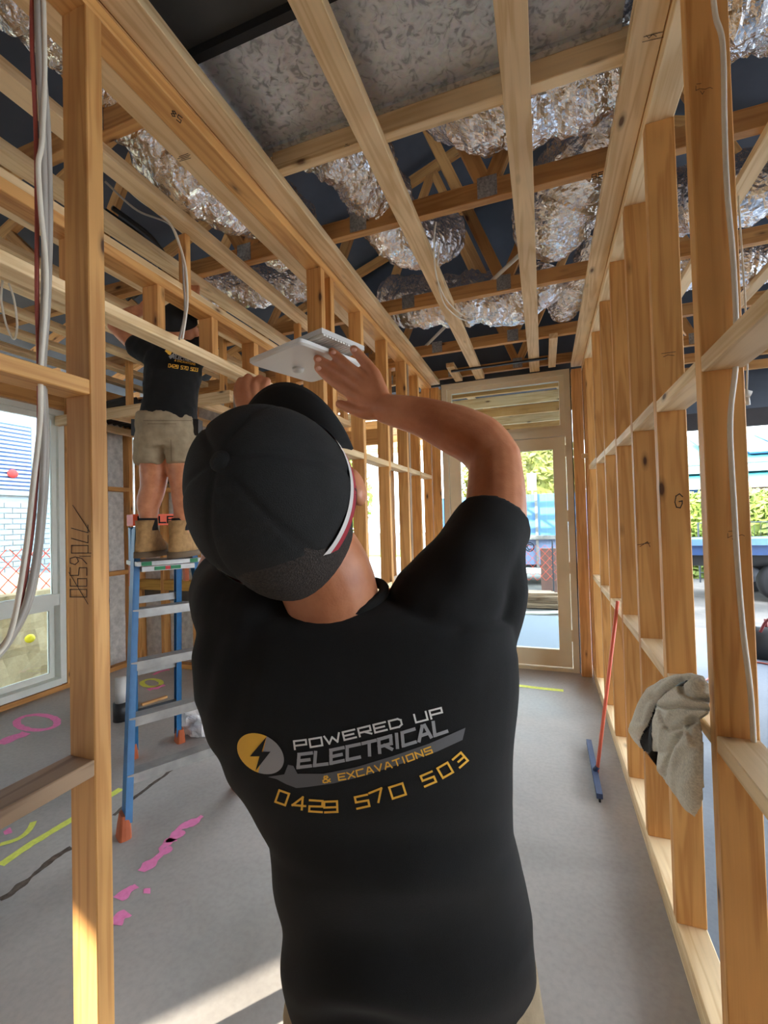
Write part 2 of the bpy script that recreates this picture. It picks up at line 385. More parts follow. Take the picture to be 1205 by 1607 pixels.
# lettering: stroke glyphs in a unit cell
G = {'P': [[(0, 0), (0, 1), (1, 1), (1, .42), (0, .42)]], 'O': [[(0, 0), (0, 1), (1, 1), (1, 0), (0, 0)]],
     'W': [[(0, 1), (.22, 0), (.5, .7), (.78, 0), (1, 1)]], 'E': [[(1, 1), (0, 1), (0, 0), (1, 0)], [(0, .5), (.85, .5)]],
     'R': [[(0, 0), (0, 1), (1, 1), (1, .42), (0, .42)], [(.45, .42), (1, 0)]], 'D': [[(0, 0), (0, 1), (.75, 1), (1, .78), (1, .22), (.75, 0), (0, 0)]],
     'U': [[(0, 1), (0, 0), (1, 0), (1, 1)]], 'L': [[(0, 1), (0, 0), (1, 0)]], 'C': [[(1, 1), (0, 1), (0, 0), (1, 0)]],
     'T': [[(0, 1), (1, 1)], [(.5, 1), (.5, 0)]], 'I': [[(.5, 0), (.5, 1)]], 'A': [[(0, 0), (.4, 1), (.6, 1), (1, 0)], [(.2, .33), (.8, .33)]],
     'X': [[(0, 0), (1, 1)], [(0, 1), (1, 0)]], 'V': [[(0, 1), (.5, 0), (1, 1)]], 'N': [[(0, 0), (0, 1), (1, 0), (1, 1)]],
     'S': [[(1, 1), (0, 1), (0, .52), (1, .48), (1, 0), (0, 0)]], '&': [[(1, 0), (.2, .75), (.3, 1), (.65, 1), (.75, .78), (0, .35), (0, .08), (.15, 0), (.6, 0), (1, .42)]],
     '0': [[(0, 0), (0, 1), (1, 1), (1, 0), (0, 0)]], '2': [[(0, 1), (1, 1), (1, .5), (0, .45), (0, 0), (1, 0)]], '3': [[(0, 1), (1, 1), (1, 0), (0, 0)], [(.25, .5), (1, .5)]],
     '4': [[(.75, 0), (.75, 1), (0, .3), (1, .3)]], '5': [[(1, 1), (0, 1), (0, .55), (1, .5), (1, 0), (0, 0)]], '7': [[(0, 1), (1, 1), (.4, 0)]],
     '9': [[(1, .45), (0, .45), (0, 1), (1, 1), (1, 0), (.05, 0)]], '6': [[(.9, 1), (.2, .7), (0, .3), (.2, 0), (.8, 0), (1, .3), (.6, .5), (.1, .4)]],
     '8': [[(.5, .5), (0, .75), (.5, 1), (1, .75), (0, .25), (.5, 0), (1, .25), (.5, .5)]], 'B': [[(0, 0), (0, 1), (.9, 1), (.9, .52), (0, .52)], [(.9, .52), (1, .4), (1, 0), (0, 0)]],
     'Y': [[(0, 1), (.5, .5), (1, 1)], [(.5, .5), (.5, 0)]], 'G': [[(1, .8), (.6, 1), (.15, .85), (0, .4), (.2, .05), (.7, 0), (.95, .3), (.95, .5), (.55, .45)]]}
def strokes(mb, polys, th, place, step=.25):
    """polys: polylines in 2D; place maps 2D -> 3D"""
    for pl in polys:
        for (a, b) in zip(pl[:-1], pl[1:]):
            a = np.array(a, float); b = np.array(b, float); d = b - a; L = np.hypot(*d)
            if L < 1e-9: continue
            d /= L; nn = np.array([-d[1], d[0]]) * th / 2; a2 = a - d * th / 2 * .98; b2 = b + d * th / 2 * .98
            k = max(1, int(math.ceil((L + th) / step))); vs = []
            for i in range(k + 1):
                c = a2 + (b2 - a2) * i / k; vs += [place(c + nn), place(c - nn)]
            if any(v is None for v in vs): continue
            mb.add(vs, [(2 * i, 2 * i + 1, 2 * i + 3, 2 * i + 2) for i in range(k)])
def text_cells(txt, cells):
    """cells: per char (x0,y0 baseline-left, ux, uy along, vx, vy up) in px; returns polylines"""
    out = []
    for ch, (x, y, ux, uy, vx, vy) in zip(txt, cells):
        for pl in G.get(ch, []): out.append([(x + ux * p[0] + vx * p[1], y + uy * p[0] + vy * p[1]) for p in pl])
    return out
def text_line(txt, base, width, gap, height, space=.8, slant=0.0):
    """base: list of px control points of the baseline; letters advance along it"""
    base = np.array(base, float); s = np.r_[0, np.cumsum(np.hypot(*np.diff(base, axis=0).T))]
    def at(t): return np.array([np.interp(t, s, base[:, 0]), np.interp(t, s, base[:, 1])])
    ws = [width * (space if c == ' ' else (.3 if c == 'I' else (1.25 if c == 'W' else 1))) for c in txt]
    tot = sum(ws) + gap * (len(txt) - 1); k = s[-1] / tot; t = 0; cells = []
    for c, w in zip(txt, ws):
        a = at(t); bq = at(t + w * k); u = bq - a; un = u / (np.hypot(*u) + 1e-9); up = np.array([un[1], -un[0]]) * height + un * slant
        if c == 'I': a = a - u * .5
        cells.append((a[0], a[1], u[0] * (2 if c == 'I' else 1), u[1] * (2 if c == 'I' else 1), up[0], up[1])); t += (w + gap) * k
    return text_cells(txt, cells)

# ================================================================== STRUCTURE
ZB = 2.94          # underside of ceiling battens
CH = 2.985         # underside of truss chords
# ---- floor slab
floor = MB().box(-4.42, .50, -4.5, 4.74, -.12, 0).build('floor', M['slab'])
tag(floor, 'grey concrete floor slab with sprayed pink and lime set-out marks', 'floor', kind='structure')
def floor_poly(name, pts, mat, z=.0015):
    mb = MB(); n = len(pts); mb.add([(p[0], p[1], z) for p in pts], [tuple(range(n))]); return mb.build(name, mat, floor)
def floor_stroke(name, pxs, w, mat, jit=.25, z=.0015, closed=False):
    pts = spline([onz(*p) for p in pxs], 8); mb = MB(); vs = []
    for i, p in enumerate(pts):
        t = (pts[min(i + 1, len(pts) - 1)] - pts[max(0, i - 1)]).normalized(); nn = V((-t.y, t.x, 0))
        a = w * (1 + jit * (noise.noise(p * 23) )) ; b_ = w * (1 + jit * (noise.noise(p * 23 + V((9, 3, 1)))))
        vs += [(p.x + nn.x * a / 2, p.y + nn.y * a / 2, z), (p.x - nn.x * b_ / 2, p.y - nn.y * b_ / 2, z)]
    mb.add(vs, [(2 * i, 2 * i + 1, 2 * i + 3, 2 * i + 2) for i in range(len(pts) - 1)]); return mb.build(name, mat, floor)
def floor_ring(px, py, rx, ry, w, mat):
    pts = [(px + rx * math.cos(t), py + ry * math.sin(t)) for t in np.linspace(0, 2 * math.pi, 22)]
    return floor_stroke('paint_mark', pts, w, mat)
floor_ring(58, 1134, 32, 12, .05, M['pink']); floor_ring(238, 1072, 15, 6, .045, M['lime'])
floor_stroke('paint_mark', [(0, 1168), (22, 1158), (42, 1150)], .10, M['pink'], .6)
floor_stroke('paint_mark', [(232, 1083), (245, 1079), (258, 1075)], .08, M['pink'], .7)
floor_stroke('paint_mark', [(240, 1059), (255, 1053), (266, 1051)], .05, M['pink'], .6)
floor_stroke('paint_mark', [(0, 1358), (55, 1321), (110, 1288), (190, 1238)], .045, M['lime'], .3)
floor_stroke('paint_mark', [(0, 1326), (30, 1316), (48, 1300), (52, 1290)], .03, M['lime'], .3)
floor_stroke('paint_mark', [(6, 1308), (18, 1303)], .05, M['pink'], .6)
floor_stroke('paint_mark', [(806, 1075), (845, 1080), (884, 1084)], .055, M['lime'], .15)
for pl in ([(318, 1281), (302, 1291), (284, 1300), (272, 1312), (268, 1322)], [(270, 1316), (258, 1328), (246, 1345), (222, 1368)], [(214, 1390), (200, 1400), (186, 1412)], [(200, 1432), (190, 1440), (180, 1452)], [(225, 1402), (236, 1398)]):
    floor_stroke('paint_mark', pl, .045, M['pink'], 1.3)
for p, r in (((300, 1292), .035), ((280, 1310), .03), ((262, 1335), .025), ((204, 1396), .02)):
    c = onz(*p); floor_poly('paint_mark', [(c.x + r * (1 + .5 * noise.noise(V((k * 1.7, p[0], 0)))) * math.cos(k * .57), c.y + r * (1 + .5 * noise.noise(V((k * 1.7, p[0], 0)))) * math.sin(k * .57)) for k in range(11)], M['pink'], .002)
floor_stroke('saw_cut', [(0, 1413), (30, 1392), (62, 1366), (85, 1346), (112, 1330)], .035, M['dirt'], .9, .001)
floor_stroke('saw_cut', [(178, 1280), (215, 1249), (250, 1223), (290, 1194), (345, 1163)], .022, M['dirt'], .8, .001)

# ---- right stud wall of the hall
XR = .385
wr = thing('wall_right', 'open timber stud wall along the right side of the hall', 'wall', (XR + .045, 2.5, 0), kind='structure')
RS = [4.36, 3.76, 3.25, 2.77, 2.30, 1.85, 1.375, .90, .45, 0.0, -.6]
for y in RS: tb('stud', XR, XR + .09, y - .045, y, .09, 2.895, 'pine', wr)
for y in (4.44, 4.53, 4.62, 4.685): tb('stud', XR + .0, XR + .09, y - .045, y, .09, 2.895, 'pine', wr)
tb('stud', .285, .375, 4.625, 4.67, 0, 2.895, 'pine', wr); tb('stud', .285, .375, 4.575, 4.62, 0, 2.895, 'amber', wr)
tb('bottom_plate', XR, XR + .09, -.7, 4.69, 0, .044, 'pale', wr); tb('bottom_plate', XR, XR + .09, -.7, 4.69, .045, .09, 'pale', wr)
tb('top_plate', XR, XR + .09, -.7, 4.69, 2.895, 2.939, 'pale', wr); tb('top_plate', XR, XR + .09, -.7, 4.69, 2.94, 2.984, 'pine', wr)
for k, (a, b_) in enumerate(zip(RS[:-1], RS[1:])):
    zu = 1.855 + .018 * (a - 1.375) ; zl = .905 + .016 * max(0, a - 1.85)
    tb('nogging', XR, XR + .09, b_, a - .045, zu - .005 * (k % 2), zu + .040 - .005 * (k % 2), 'pale', wr)
    tb('nogging', XR, XR + .09, b_, a - .045, zl, zl + .042, 'pale', wr)
tb('block', .335, .43, 4.36, 4.40, 2.02, 2.06, 'pale', wr)
# ---- left stud wall of the hall
XL = -1.10
wl = thing('wall_left', 'open timber stud wall between the hall and the left room', 'wall', (XL - .045, 2.5, 0), kind='structure')
post = tb('stud', XL - .09, XL, .834, .881, 0, 2.895, 'pine', wl)
LS = [2.16, 2.275, 2.72, 3.22, 3.72, 4.13, 4.60]
for y in LS: tb('stud', XL - .09, XL, y, y + .045, .045, 2.895, 'pine', wl)
for y in (4.655,): tb('stud', XL - .09, XL, y, y + .044, .045, 2.895, 'amber', wl)
tb('stud', -1.09, -1.005, 4.60, 4.645, 0, 2.895, 'pine', wl)
tb('stud', XL - .09, XL - .045, 3.29, 3.335, .045, 2.895, 'pine', wl); tb('stud', XL - .05, XL - .005, 3.80, 3.845, .045, 2.895, 'weathered', wl)
for y in (.385, -.07, -.52): tb('stud', XL - .09, XL, y, y + .045, .045, 2.895, 'pine', wl)
tb('bottom_plate', XL - .09, XL, -.6, .834, 0, .045, 'pale', wl); tb('bottom_plate', XL - .09, XL, 2.16, 4.69, 0, .045, 'pale', wl)
tb('top_plate', XL - .09, XL, -.9, 4.69, 2.895, 2.938, 'pine', wl); tb('top_plate', XL - .09, XL, -.9, 4.69, 2.94, 2.984, 'amber', wl)
for a, b_ in ((.43, .834), (-.025, .385), (-.475, -.07)):
    tb('nogging', XL - .09, XL, a, b_, 1.850, 1.889, 'pine', wl); tb('nogging', XL - .09, XL, a, b_, .870, .911, 'weathered', wl)
for a, b_ in zip(LS[1:-1], LS[2:]):
    tb('nogging', XL - .09, XL, a + .045, b_, 1.91 + .01 * a - .02, 1.95 + .01 * a - .02, 'pale', wl); tb('nogging', XL - .09, XL, a + .045, b_, 1.0, 1.042, 'pale', wl)

# ---- ceiling battens
ce = thing('ceiling', 'unlined ceiling of pale timber battens under the trusses', 'ceiling', (-1.5, 2.0, ZB), kind='structure')
tb('ceiling_batten', .29, .383, -.7, 4.67, ZB + .002, CH, 'pale', ce); tb('ceiling_batten', -1.098, -1.0, -.7, 4.67, ZB + .002, CH, 'pale', ce)
tb('ceiling_batten', -.620, -.530, -.7, 4.66, ZB, CH, 'pale', ce); tb('ceiling_batten', -.088, .004, -.7, 4.66, ZB, CH, 'pale', ce)
tb('ceiling_batten', -.83, -.755, 4.18, 4.66, ZB + .003, CH, 'pale', ce); tb('ceiling_batten', .085, .15, 3.85, 4.60, ZB + .003, CH, 'pale', ce)
for x0 in (-1.315, -1.632, -1.965, -2.275, -2.62, -2.97, -3.32, -3.67, -4.02):
    tb('ceiling_batten', x0, x0 + .088, -.7, 3.74, ZB, CH, 'pale', ce)
for x0 in (.85, 1.3, 1.75, 2.2, 2.65, 3.1): tb('ceiling_batten', x0, x0 + .07, .4, 4.6, ZB + .01, CH, 'pale', ce)
tb('trimmer', -1.03, .385, 1.60, 1.645, CH, CH + .09, 'pale', ce)
# ---- roof trusses
def zroof(x): return 3.25 + (4.9 - abs(x + .2)) * .36
TY = [(.307, 'nearest the camera, over the open doorway'), (1.207, 'beside the galvanised duct box'), (2.10, 'second beyond the duct box'), (3.0, 'third beyond the duct box'), (3.90, 'fourth beyond the duct box, near the glazed door'), (4.62, 'right above the glazed door')]
for y, w in TY:
    t = thing('roof_truss', 'pine roof truss crossing the ceiling, ' + w, 'truss', (-.2, y, CH), 'roof trusses above the ceiling battens')
    y0, y1 = y, y + .045
    gap = y < 1.5
    if gap: tb('bottom_chord', -4.55, -1.11, y0, y1, CH, CH + .09, 'amber', t); tb('bottom_chord', .39, 4.2, y0, y1, CH, CH + .09, 'amber', t)
    else: tb('bottom_chord', -4.55, -1.6, y0, y1, CH, CH + .09, 'amber', t); tb('bottom_chord', -1.598, 4.2, y0, y1, CH, CH + .09, 'amber', t)
    yc = (y0 + y1) / 2
    beam('top_chord', (-4.8, yc, zroof(-4.8) - .1), (-.2, yc, zroof(-.2) - .1), .045, .09, 'amber', t, up=(0, 0, 1))
    beam('top_chord', (4.4, yc, zroof(4.4) - .1), (-.2, yc, zroof(-.2) - .1), .045, .09, 'amber', t, up=(0, 0, 1))
    nodes = [-4.3, -3.6, -2.9, -2.2, -1.55, -.85, -.2, .55, 1.3, 2.1, 2.9, 3.7]
    for k, (a, b_) in enumerate(zip(nodes[:-1], nodes[1:])):
        if gap and -1.3 < (a + b_) / 2 < .6: continue
        if k % 2 == 0: pa, pb = (a, yc, CH + .05), (b_, yc, zroof(b_) - .12)
        else: pa, pb = (a, yc, zroof(a) - .12), (b_, yc, CH + .05)
        beam('web', pa, pb, .040, .07, 'amber', t, up=(0, 0, 1))
    for k, a in enumerate(nodes):
        if (k % 2 == 0 or k == 5) and not (gap and -1.1 < a < .38):
            MB().box(a - .045, a + .045, y0 - .002, y0, CH + .008, CH + .105).build('nail_plate', M['galv_plate'], t)
# ---- roof
mb = MB()
for sx in (-1, 1):
    xs = np.linspace(0, 5.4, 10); ys = np.linspace(-4.5, 6.3, 16)
    vs = [(-.2 + sx * x, y, zroof(-.2 + sx * x) + .03 * noise.noise(V((x * 3, y * 2, 0)))) for x in xs for y in ys]
    mb.add(vs, [(i * 16 + j, i * 16 + j + 1, (i + 1) * 16 + j + 1, (i + 1) * 16 + j) for i in range(9) for j in range(15)])
roof = mb.build('roof', M['roofwrap'], None, True); md = roof.modifiers.new('s', 'SOLIDIFY'); md.thickness = .03; md.offset = 1
tag(roof, 'dark blue-grey roof sarking above the trusses', 'roof', kind='structure')

# ---- outer wall of the left room with the big window (x = XW inner face)
XW = -4.30
wo = thing('wall_outer', 'timber framed outer wall holding the white window', 'wall', (XW - .045, 2.0, 0), kind='structure')
WY0, WY1, WZ0, WZ1 = .95, 2.985, .062, 2.633
for y in (-2.5, -2.05, -1.6, -1.15, -.7, -.25, .2, .65, .90, 3.0, 3.05, 3.40, 3.70): tb('stud', XW - .09, XW, y, y + .045, .045, 2.86, 'pine', wo)
tb('bottom_plate', XW - .09, XW, -2.5, 3.75, 0, .045, 'pine', wo); tb('top_plate', XW - .09, XW, -2.5, 3.84, 2.86, 2.905, 'pine', wo); tb('top_plate', XW - .09, XW, -2.5, 3.84, 2.906, 2.95, 'pine', wo)
tb('lintel', XW - .09, XW, .95, 3.0, 2.65, 2.858, 'pine', wo)
for z in (1.0, 1.9):
    tb('nogging', XW - .09, XW, 3.095, 3.40, z, z + .045, 'pine', wo); tb('nogging', XW - .09, XW, 3.445, 3.70, z, z + .045, 'pine', wo)
def wrap_sheet(name, x0, x1, y0, y1, z0, z1, axis, mat, parent):
    n = 14; mb = MB(); vs = []
    for i in range(n + 1):
        for j in range(n + 1):
            w = z0 + (z1 - z0) * j / n
            if axis == 'x': p = [x0, y0 + (y1 - y0) * i / n, w]; k = 0
            else: p = [x0 + (x1 - x0) * i / n, y0, w]; k = 1
            p[k] += .018 * noise.noise(V((p[0] * 5, p[1] * 5, p[2] * 5))); vs.append(p)
    mb.add(vs, [(i * (n + 1) + j, i * (n + 1) + j + 1, (i + 1) * (n + 1) + j + 1, (i + 1) * (n + 1) + j) for i in range(n) for j in range(n)])
    o = mb.build(name, mat, parent, True); md = o.modifiers.new('s', 'SOLIDIFY'); md.thickness = .01; return o
wrap_sheet('wall_wrap', XW - .10, 0, 3.0, 3.84, .02, 2.9, 'x', M['sarking'], wo); wrap_sheet('wall_wrap', XW - .10, 0, -2.62, .95, .02, 2.9, 'x', M['sarking'], wo); wrap_sheet('wall_wrap', XW - .10, 0, -4.38, -3.06, .02, 2.9, 'x', M['sarking'], wo)  # unseen rear sheets added, gap between them shaped to let in the sun patch
for z in (.62, 2.30): MB().box(XW - .085, XW - .075, 3.09, 3.40, z, z + .2).build('wrap_strip', M['dark_wrap'], wo)

# ---- back wall of the left room (y = YB)
YB = 3.75
wb = thing('wall_back', 'timber framed back wall of the left room behind the ladder', 'wall', (-3.0, YB + .045, 0), kind='structure')
for x in (-4.28, -3.93, -3.50, -3.05, -2.62, -2.25, -1.75, -1.31): tb('stud', x, x + .045, YB, YB + .09, .045, 2.86, 'pine', wb)
tb('bottom_plate', -4.3, -2.2, YB, YB + .09, 0, .045, 'pine', wb); tb('top_plate', -4.3, -1.19, YB, YB + .09, 2.86, 2.905, 'pine', wb); tb('top_plate', -4.3, -1.19, YB, YB + .09, 2.906, 2.95, 'pine', wb)
for a, b_ in ((-4.235, -3.93), (-3.885, -3.50), (-3.455, -3.05), (-3.005, -2.62), (-2.575, -2.25)):
    tb('nogging', a, b_, YB, YB + .09, 1.88, 1.925, 'pine', wb); tb('nogging', a, b_, YB, YB + .09, .82, .93, 'yellow_lvl', wb)
tb('lintel', -2.205, -1.31, YB + .02, YB + .065, 2.2, 2.34, 'pine', wb)
wrap_sheet('wall_wrap', -4.3, -2.6, YB + .1, 0, .02, 2.9, 'y', M['sarking'], wb)
for z in (.70, 1.98):
    MB().box(-4.235, -2.62, YB + .07, YB + .08, z, z + .16).build('wrap_strip', M['dark_wrap'], wb)

# ---- unseen wall added behind the camera to cut light from the rear
wf = thing('wall_front_added', 'unseen lined timber wall added behind the camera to block light', 'wall', (-1.9, -4.4, 0), kind='structure')
for x in np.arange(-4.0, .45, .45): tb('stud', x, x + .045, -4.36, -4.27, .045, 2.9, 'pine', wf)
tb('bottom_plate', -4.0, .475, -4.36, -4.27, 0, .045, 'pine', wf); tb('top_plate', -4.4, .475, -4.36, -4.27, 2.9, 2.945, 'pine', wf)
wrap_sheet('wall_wrap', -4.0, .48, -4.38, 0, .02, 2.95, 'y', M['dark_wrap'], wf)
tb('top_plate', XR, XR + .09, -4.36, -.7, 2.9, 2.945, 'pine', wf); wrap_sheet('wall_wrap', XR + .1, 0, -4.36, -.7, .02, 2.95, 'x', M['dark_wrap'], wf)
for y in np.arange(-4.2, -.7, .6): tb('stud', XR, XR + .09, y, y + .045, .0, 2.9, 'pine', wf)

wc = thing('wall_carport_added', 'unseen wall added at the near end of the carport to block light', 'wall', (4.2, -.85, 0), kind='structure')  # added out of view to keep outdoor light off the stud fronts
tb('bottom_plate', .5, 8, -.85, -.76, -.02, .025, 'pine', wc); tb('top_plate', .5, 8, -.85, -.76, 2.9, 2.945, 'pine', wc)
for x in np.arange(.6, 8, .6): tb('stud', x, x + .045, -.85, -.76, .025, 2.9, 'pine', wc)
wrap_sheet('wall_wrap', .5, 8.2, -.87, 0, -.02, 2.95, 'y', M['dark_wrap'], wc)

# ---- window in the outer wall
wn = thing('window_1', 'tall white framed sash window in the left wall', 'window', (XW - .05, 2.0, WZ0), kind='structure')
def wbox(name, y0, y1, z0, z1, x0, x1, mat, par): return MB().box(x0, x1, y0, y1, z0, z1).build(name, mat, par)
fx0, fx1 = XW - .10, XW + .012
wbox('frame_jamb', WY1 - .055, WY1, WZ0, WZ1, fx0, fx1, M['win_white'], wn); wbox('frame_jamb', WY0, WY0 + .055, WZ0, WZ1, fx0, fx1, M['win_white'], wn)
wbox('frame_head', WY0 + .055, WY1 - .055, WZ1 - .05, WZ1, fx0, fx1, M['win_white'], wn); wbox('frame_sill', WY0 + .055, WY1 - .055, WZ0, WZ0 + .06, fx0, fx1 + .01, M['win_white'], wn)
for (z0, z1, xo) in ((.86, WZ1 - .05, .02), (WZ0 + .06, .80, -.03)):
    sa = wbox('sash_stile', WY1 - .10, WY1 - .055, z0, z1, fx0 + .03 + xo, fx0 + .06 + xo, M['win_white'], wn); wbox('sash_stile', WY0 + .055, WY0 + .10, z0, z1, fx0 + .03 + xo, fx0 + .06 + xo, M['win_white'], wn)
    wbox('sash_rail', WY0 + .10, WY1 - .10, z1 - .05, z1, fx0 + .03 + xo, fx0 + .06 + xo, M['win_white'], wn); wbox('sash_rail', WY0 + .10, WY1 - .10, z0, z0 + .05, fx0 + .03 + xo, fx0 + .06 + xo, M['win_white'], wn)
    wbox('pane', WY0 + .10, WY1 - .10, z0 + .05, z1 - .05, fx0 + .042 + xo, fx0 + .048 + xo, M['glass'], wn)
wbox('transom_bar', WY0 + .055, WY1 - .055, .80, .905, fx0 + .01, fx1 - .01, M['win_white'], wn)

# ---- glazed door with transom light at the end of the hall
YD = 4.69
dr = thing('door_1', 'beige glazed door with a transom light at the hall end', 'door', (-.35, YD, 0), kind='structure')
def dbox(name, x0, x1, z0, z1, y0, y1, mat, par=None): return MB().box(x0, x1, y0, y1, z0, z1).build(name, mat, par or dr)
DX0, DX1 = -.985, .275
dbox('frame_jamb', DX1 - .055, DX1, 0, 2.93, YD - .03, YD + .09, M['beige2']); dbox('frame_jamb', DX0, DX0 + .055, 0, 2.93, YD - .03, YD + .09, M['beige2'])
dbox('frame_head', DX0 + .055, DX1 - .055, 2.875, 2.93, YD - .03, YD + .09, M['beige2']); dbox('transom_bar', DX0 + .055, DX1 - .055, 2.285, 2.36, YD - .03, YD + .09, M['beige2'])
dbox('threshold', DX0 + .055, DX1 - .055, 0, .03, YD - .02, YD + .09, M['beige2'])
for (a, b_, c, d) in ((DX0 + .055, DX0 + .10, 2.36, 2.875), (DX1 - .10, DX1 - .055, 2.36, 2.875)): dbox('transom_stile', a, b_, c, d, YD, YD + .05, M['beige'])
dbox('transom_rail', DX0 + .10, DX1 - .10, 2.83, 2.875, YD, YD + .05, M['beige']); dbox('transom_rail', DX0 + .10, DX1 - .10, 2.36, 2.395, YD, YD + .05, M['beige'])
dbox('pane', DX0 + .10, DX1 - .10, 2.395, 2.83, YD + .02, YD + .026, M['glass'])
for x in (DX1 + .001, DX0 - .008): dbox('seal_gap', x, x + .008, 0, 2.93, YD - .02, YD + .06, M['rubberseal'])
lf0, lf1 = DX0 + .06, DX1 - .06
leaf = dbox('door_leaf', lf1 - .115, lf1, .04, 2.28, YD, YD + .045, M['beige'])
dbox('door_stile', lf0, lf0 + .115, .04, 2.28, YD, YD + .045, M['beige'], leaf); dbox('door_rail', lf0 + .115, lf1 - .115, 2.165, 2.28, YD, YD + .045, M['beige'], leaf); dbox('door_rail', lf0 + .115, lf1 - .115, .04, .205, YD, YD + .045, M['beige'], leaf)
dbox('door_glass', lf0 + .115, lf1 - .115, .205, 2.165, YD + .02, YD + .026, M['glass'], leaf)
for z in (.30, .95, 1.45, 2.08):
    h = dbox('hinge', lf1 - .006, lf1 + .010, z, z + .11, YD - .04, YD - .026, M['beige'])
dbox('door_handle', lf0 + .03, lf0 + .15, 1.02, 1.045, YD - .05, YD - .03, M['alu'])

# ---- gable ends closing the roof space
for y, xa, xb in ((4.80, -5.4, .44), (6.08, .44, 5.0), (-4.4, -5.4, 5.0)):
    xs = np.linspace(xa, xb, 14); poly = [(xa, y, 2.96), (xb, y, 2.96)] + [(x, y, zroof(x) - .02) for x in xs[::-1]]
    MB().prism(poly, (0, .03, 0)).build('gable_end', M['roofwrap'], roof)
for y in (5.15, 5.65): tb('ceiling_joist', .40, 4.2, y, y + .045, CH, CH + .09, 'amber', ce)

# ================================================================== CEILING SERVICES
bx = thing('duct_box', 'large galvanised sheet metal duct box on the ceiling battens', 'duct box', (-.37, 1.37, 3.0))
MB().box(-1.075, .285, 1.205, 1.63, 3.077, 3.081).build('base_sheet', M['galv'], bx)
MB().box(-1.075, -1.06, 1.205, 1.595, 3.062, 3.077).build('flange', M['galv'], bx); MB().box(-1.06, .285, 1.575, 1.598, 3.062, 3.077).build('flange', M['galv'], bx)
MB().box(-1.07, .28, 1.21, 1.625, 3.082, 3.36).build('casing', M['galv'], bx)
for x, y in ((.26, 1.56), (-1.03, 1.56), (.26, 1.23)): MB().ball((x, y, 3.075), V((.005, 0, 0)), V((0, .005, 0)), V((0, 0, .003)), 8, 5).build('screw', M['galv_plate'], bx)
bb = thing('duct_board', 'dark grey duct board panel beside the galvanised duct box', 'board', (-.37, .7, 3.1))
MB().box(-1.09, .285, .0, 1.185, 3.10, 3.13).build('panel', M['ductboard'], bb); MB().box(-1.09, .285, 1.175, 1.203, 3.07, 3.10).build('edge_strip', M['rubberseal'], bb)
MB().box(-1.12, -1.078, 1.205, 1.6, 3.075, 3.10).build('edge_strip', M['rubberseal'], bb)

def duct(label, pts, r, seed, n=84, crinkle=.0075, step=.0115, sag=1.0):
    path = spline([V(p) for p in pts], 14); d = [0]
    for a, b_ in zip(path[:-1], path[1:]): d.append(d[-1] + (b_ - a).length)
    N = max(12, int(d[-1] / step)); P2 = []
    for i in range(N + 1):
        q = d[-1] * i / N; P2.append(V([np.interp(q, d, [p[k] for p in path]) for k in range(3)]))
    mb = MB(); rr = [r * (1 + .05 * math.sin(i * step / .085 * math.pi)) for i in range(N + 1)]
    mb.tube(P2, rr, n); rng = random.Random(seed); vs = []
    for i, v in enumerate(mb.v):
        c = P2[min(i // n, N)]; o = V(v) - c; p = V(v)
        k = noise.noise(p * 6 + V((seed, 0, 0))) * .022 + noise.noise(p * 21 + V((seed, 5, 0))) * .010 + noise.noise(p * 55 + V((seed, 9, 0))) * .005 + (rng.random() - .5) * crinkle * .55
        k -= .010 * abs(math.sin((i // n) * step / .06 * math.pi + 2.5 * noise.noise(p * 7)))
        vs.append(tuple(p + o.normalized() * k))
    mb.v = vs; o = mb.build('flexible_duct', M['foil'], None, False)
    return tag(o, label, 'duct', 'silver foil flexible ducts in the roof space')
duct('silver foil duct sagging past the stub corner of the duct box', [(-1.0, 1.72, 3.30), (-.80, 1.95, 3.24), (-.74, 2.35, 3.16), (-.66, 2.72, 3.26), (-.6, 2.95, 3.42)], .165, 1)
duct('silver foil duct crossing just behind the duct box above the middle battens', [(-.30, 1.90, 3.52), (-.28, 1.87, 3.28), (-.1, 1.86, 3.19), (.18, 1.86, 3.19), (.6, 1.85, 3.26), (1.0, 1.9, 3.3)], .165, 2)
duct('large silver foil duct running down the right of the hall ceiling', [(.40, 2.20, 3.34), (.22, 2.45, 3.25), (.12, 2.75, 3.22), (.08, 2.92, 3.38)], .215, 3)
duct('silver foil duct bowed across the hall near the glazed door', [(-1.15, 3.55, 3.36), (-.85, 3.45, 3.24), (-.5, 3.40, 3.17), (-.2, 3.46, 3.15), (-.02, 3.44, 3.18), (.05, 3.40, 3.3)], .19, 4)
duct('short silver foil duct at the far right corner of the hall ceiling', [(.42, 3.12, 3.32), (.34, 3.38, 3.19), (.24, 3.64, 3.15), (.2, 3.88, 3.2)], .125, 5)
duct('long silver foil duct between the first two battens of the left room', [(-1.44, -.2, 3.25), (-1.44, .6, 3.22), (-1.46, 1.2, 3.28), (-1.47, 1.65, 3.16), (-1.44, 2.1, 3.30), (-1.42, 2.42, 3.26)], .20, 6)
duct('silver foil duct slanting over the left room behind the hanging cable', [(-2.6, 2.25, 3.26), (-2.2, 2.42, 3.17), (-1.8, 2.62, 3.15), (-1.45, 2.78, 3.2)], .13, 7)
duct('silver foil duct above the carport side of the right stud wall', [(.75, 3.0, 3.3), (1.1, 2.75, 3.16), (1.6, 2.5, 3.16), (2.2, 2.45, 3.3)], .17, 8)
duct('silver foil duct in the far part of the carport ceiling', [(.55, 3.35, 3.2), (1.0, 3.45, 3.12), (1.7, 3.6, 3.15), (2.4, 3.5, 3.2)], .14, 9)

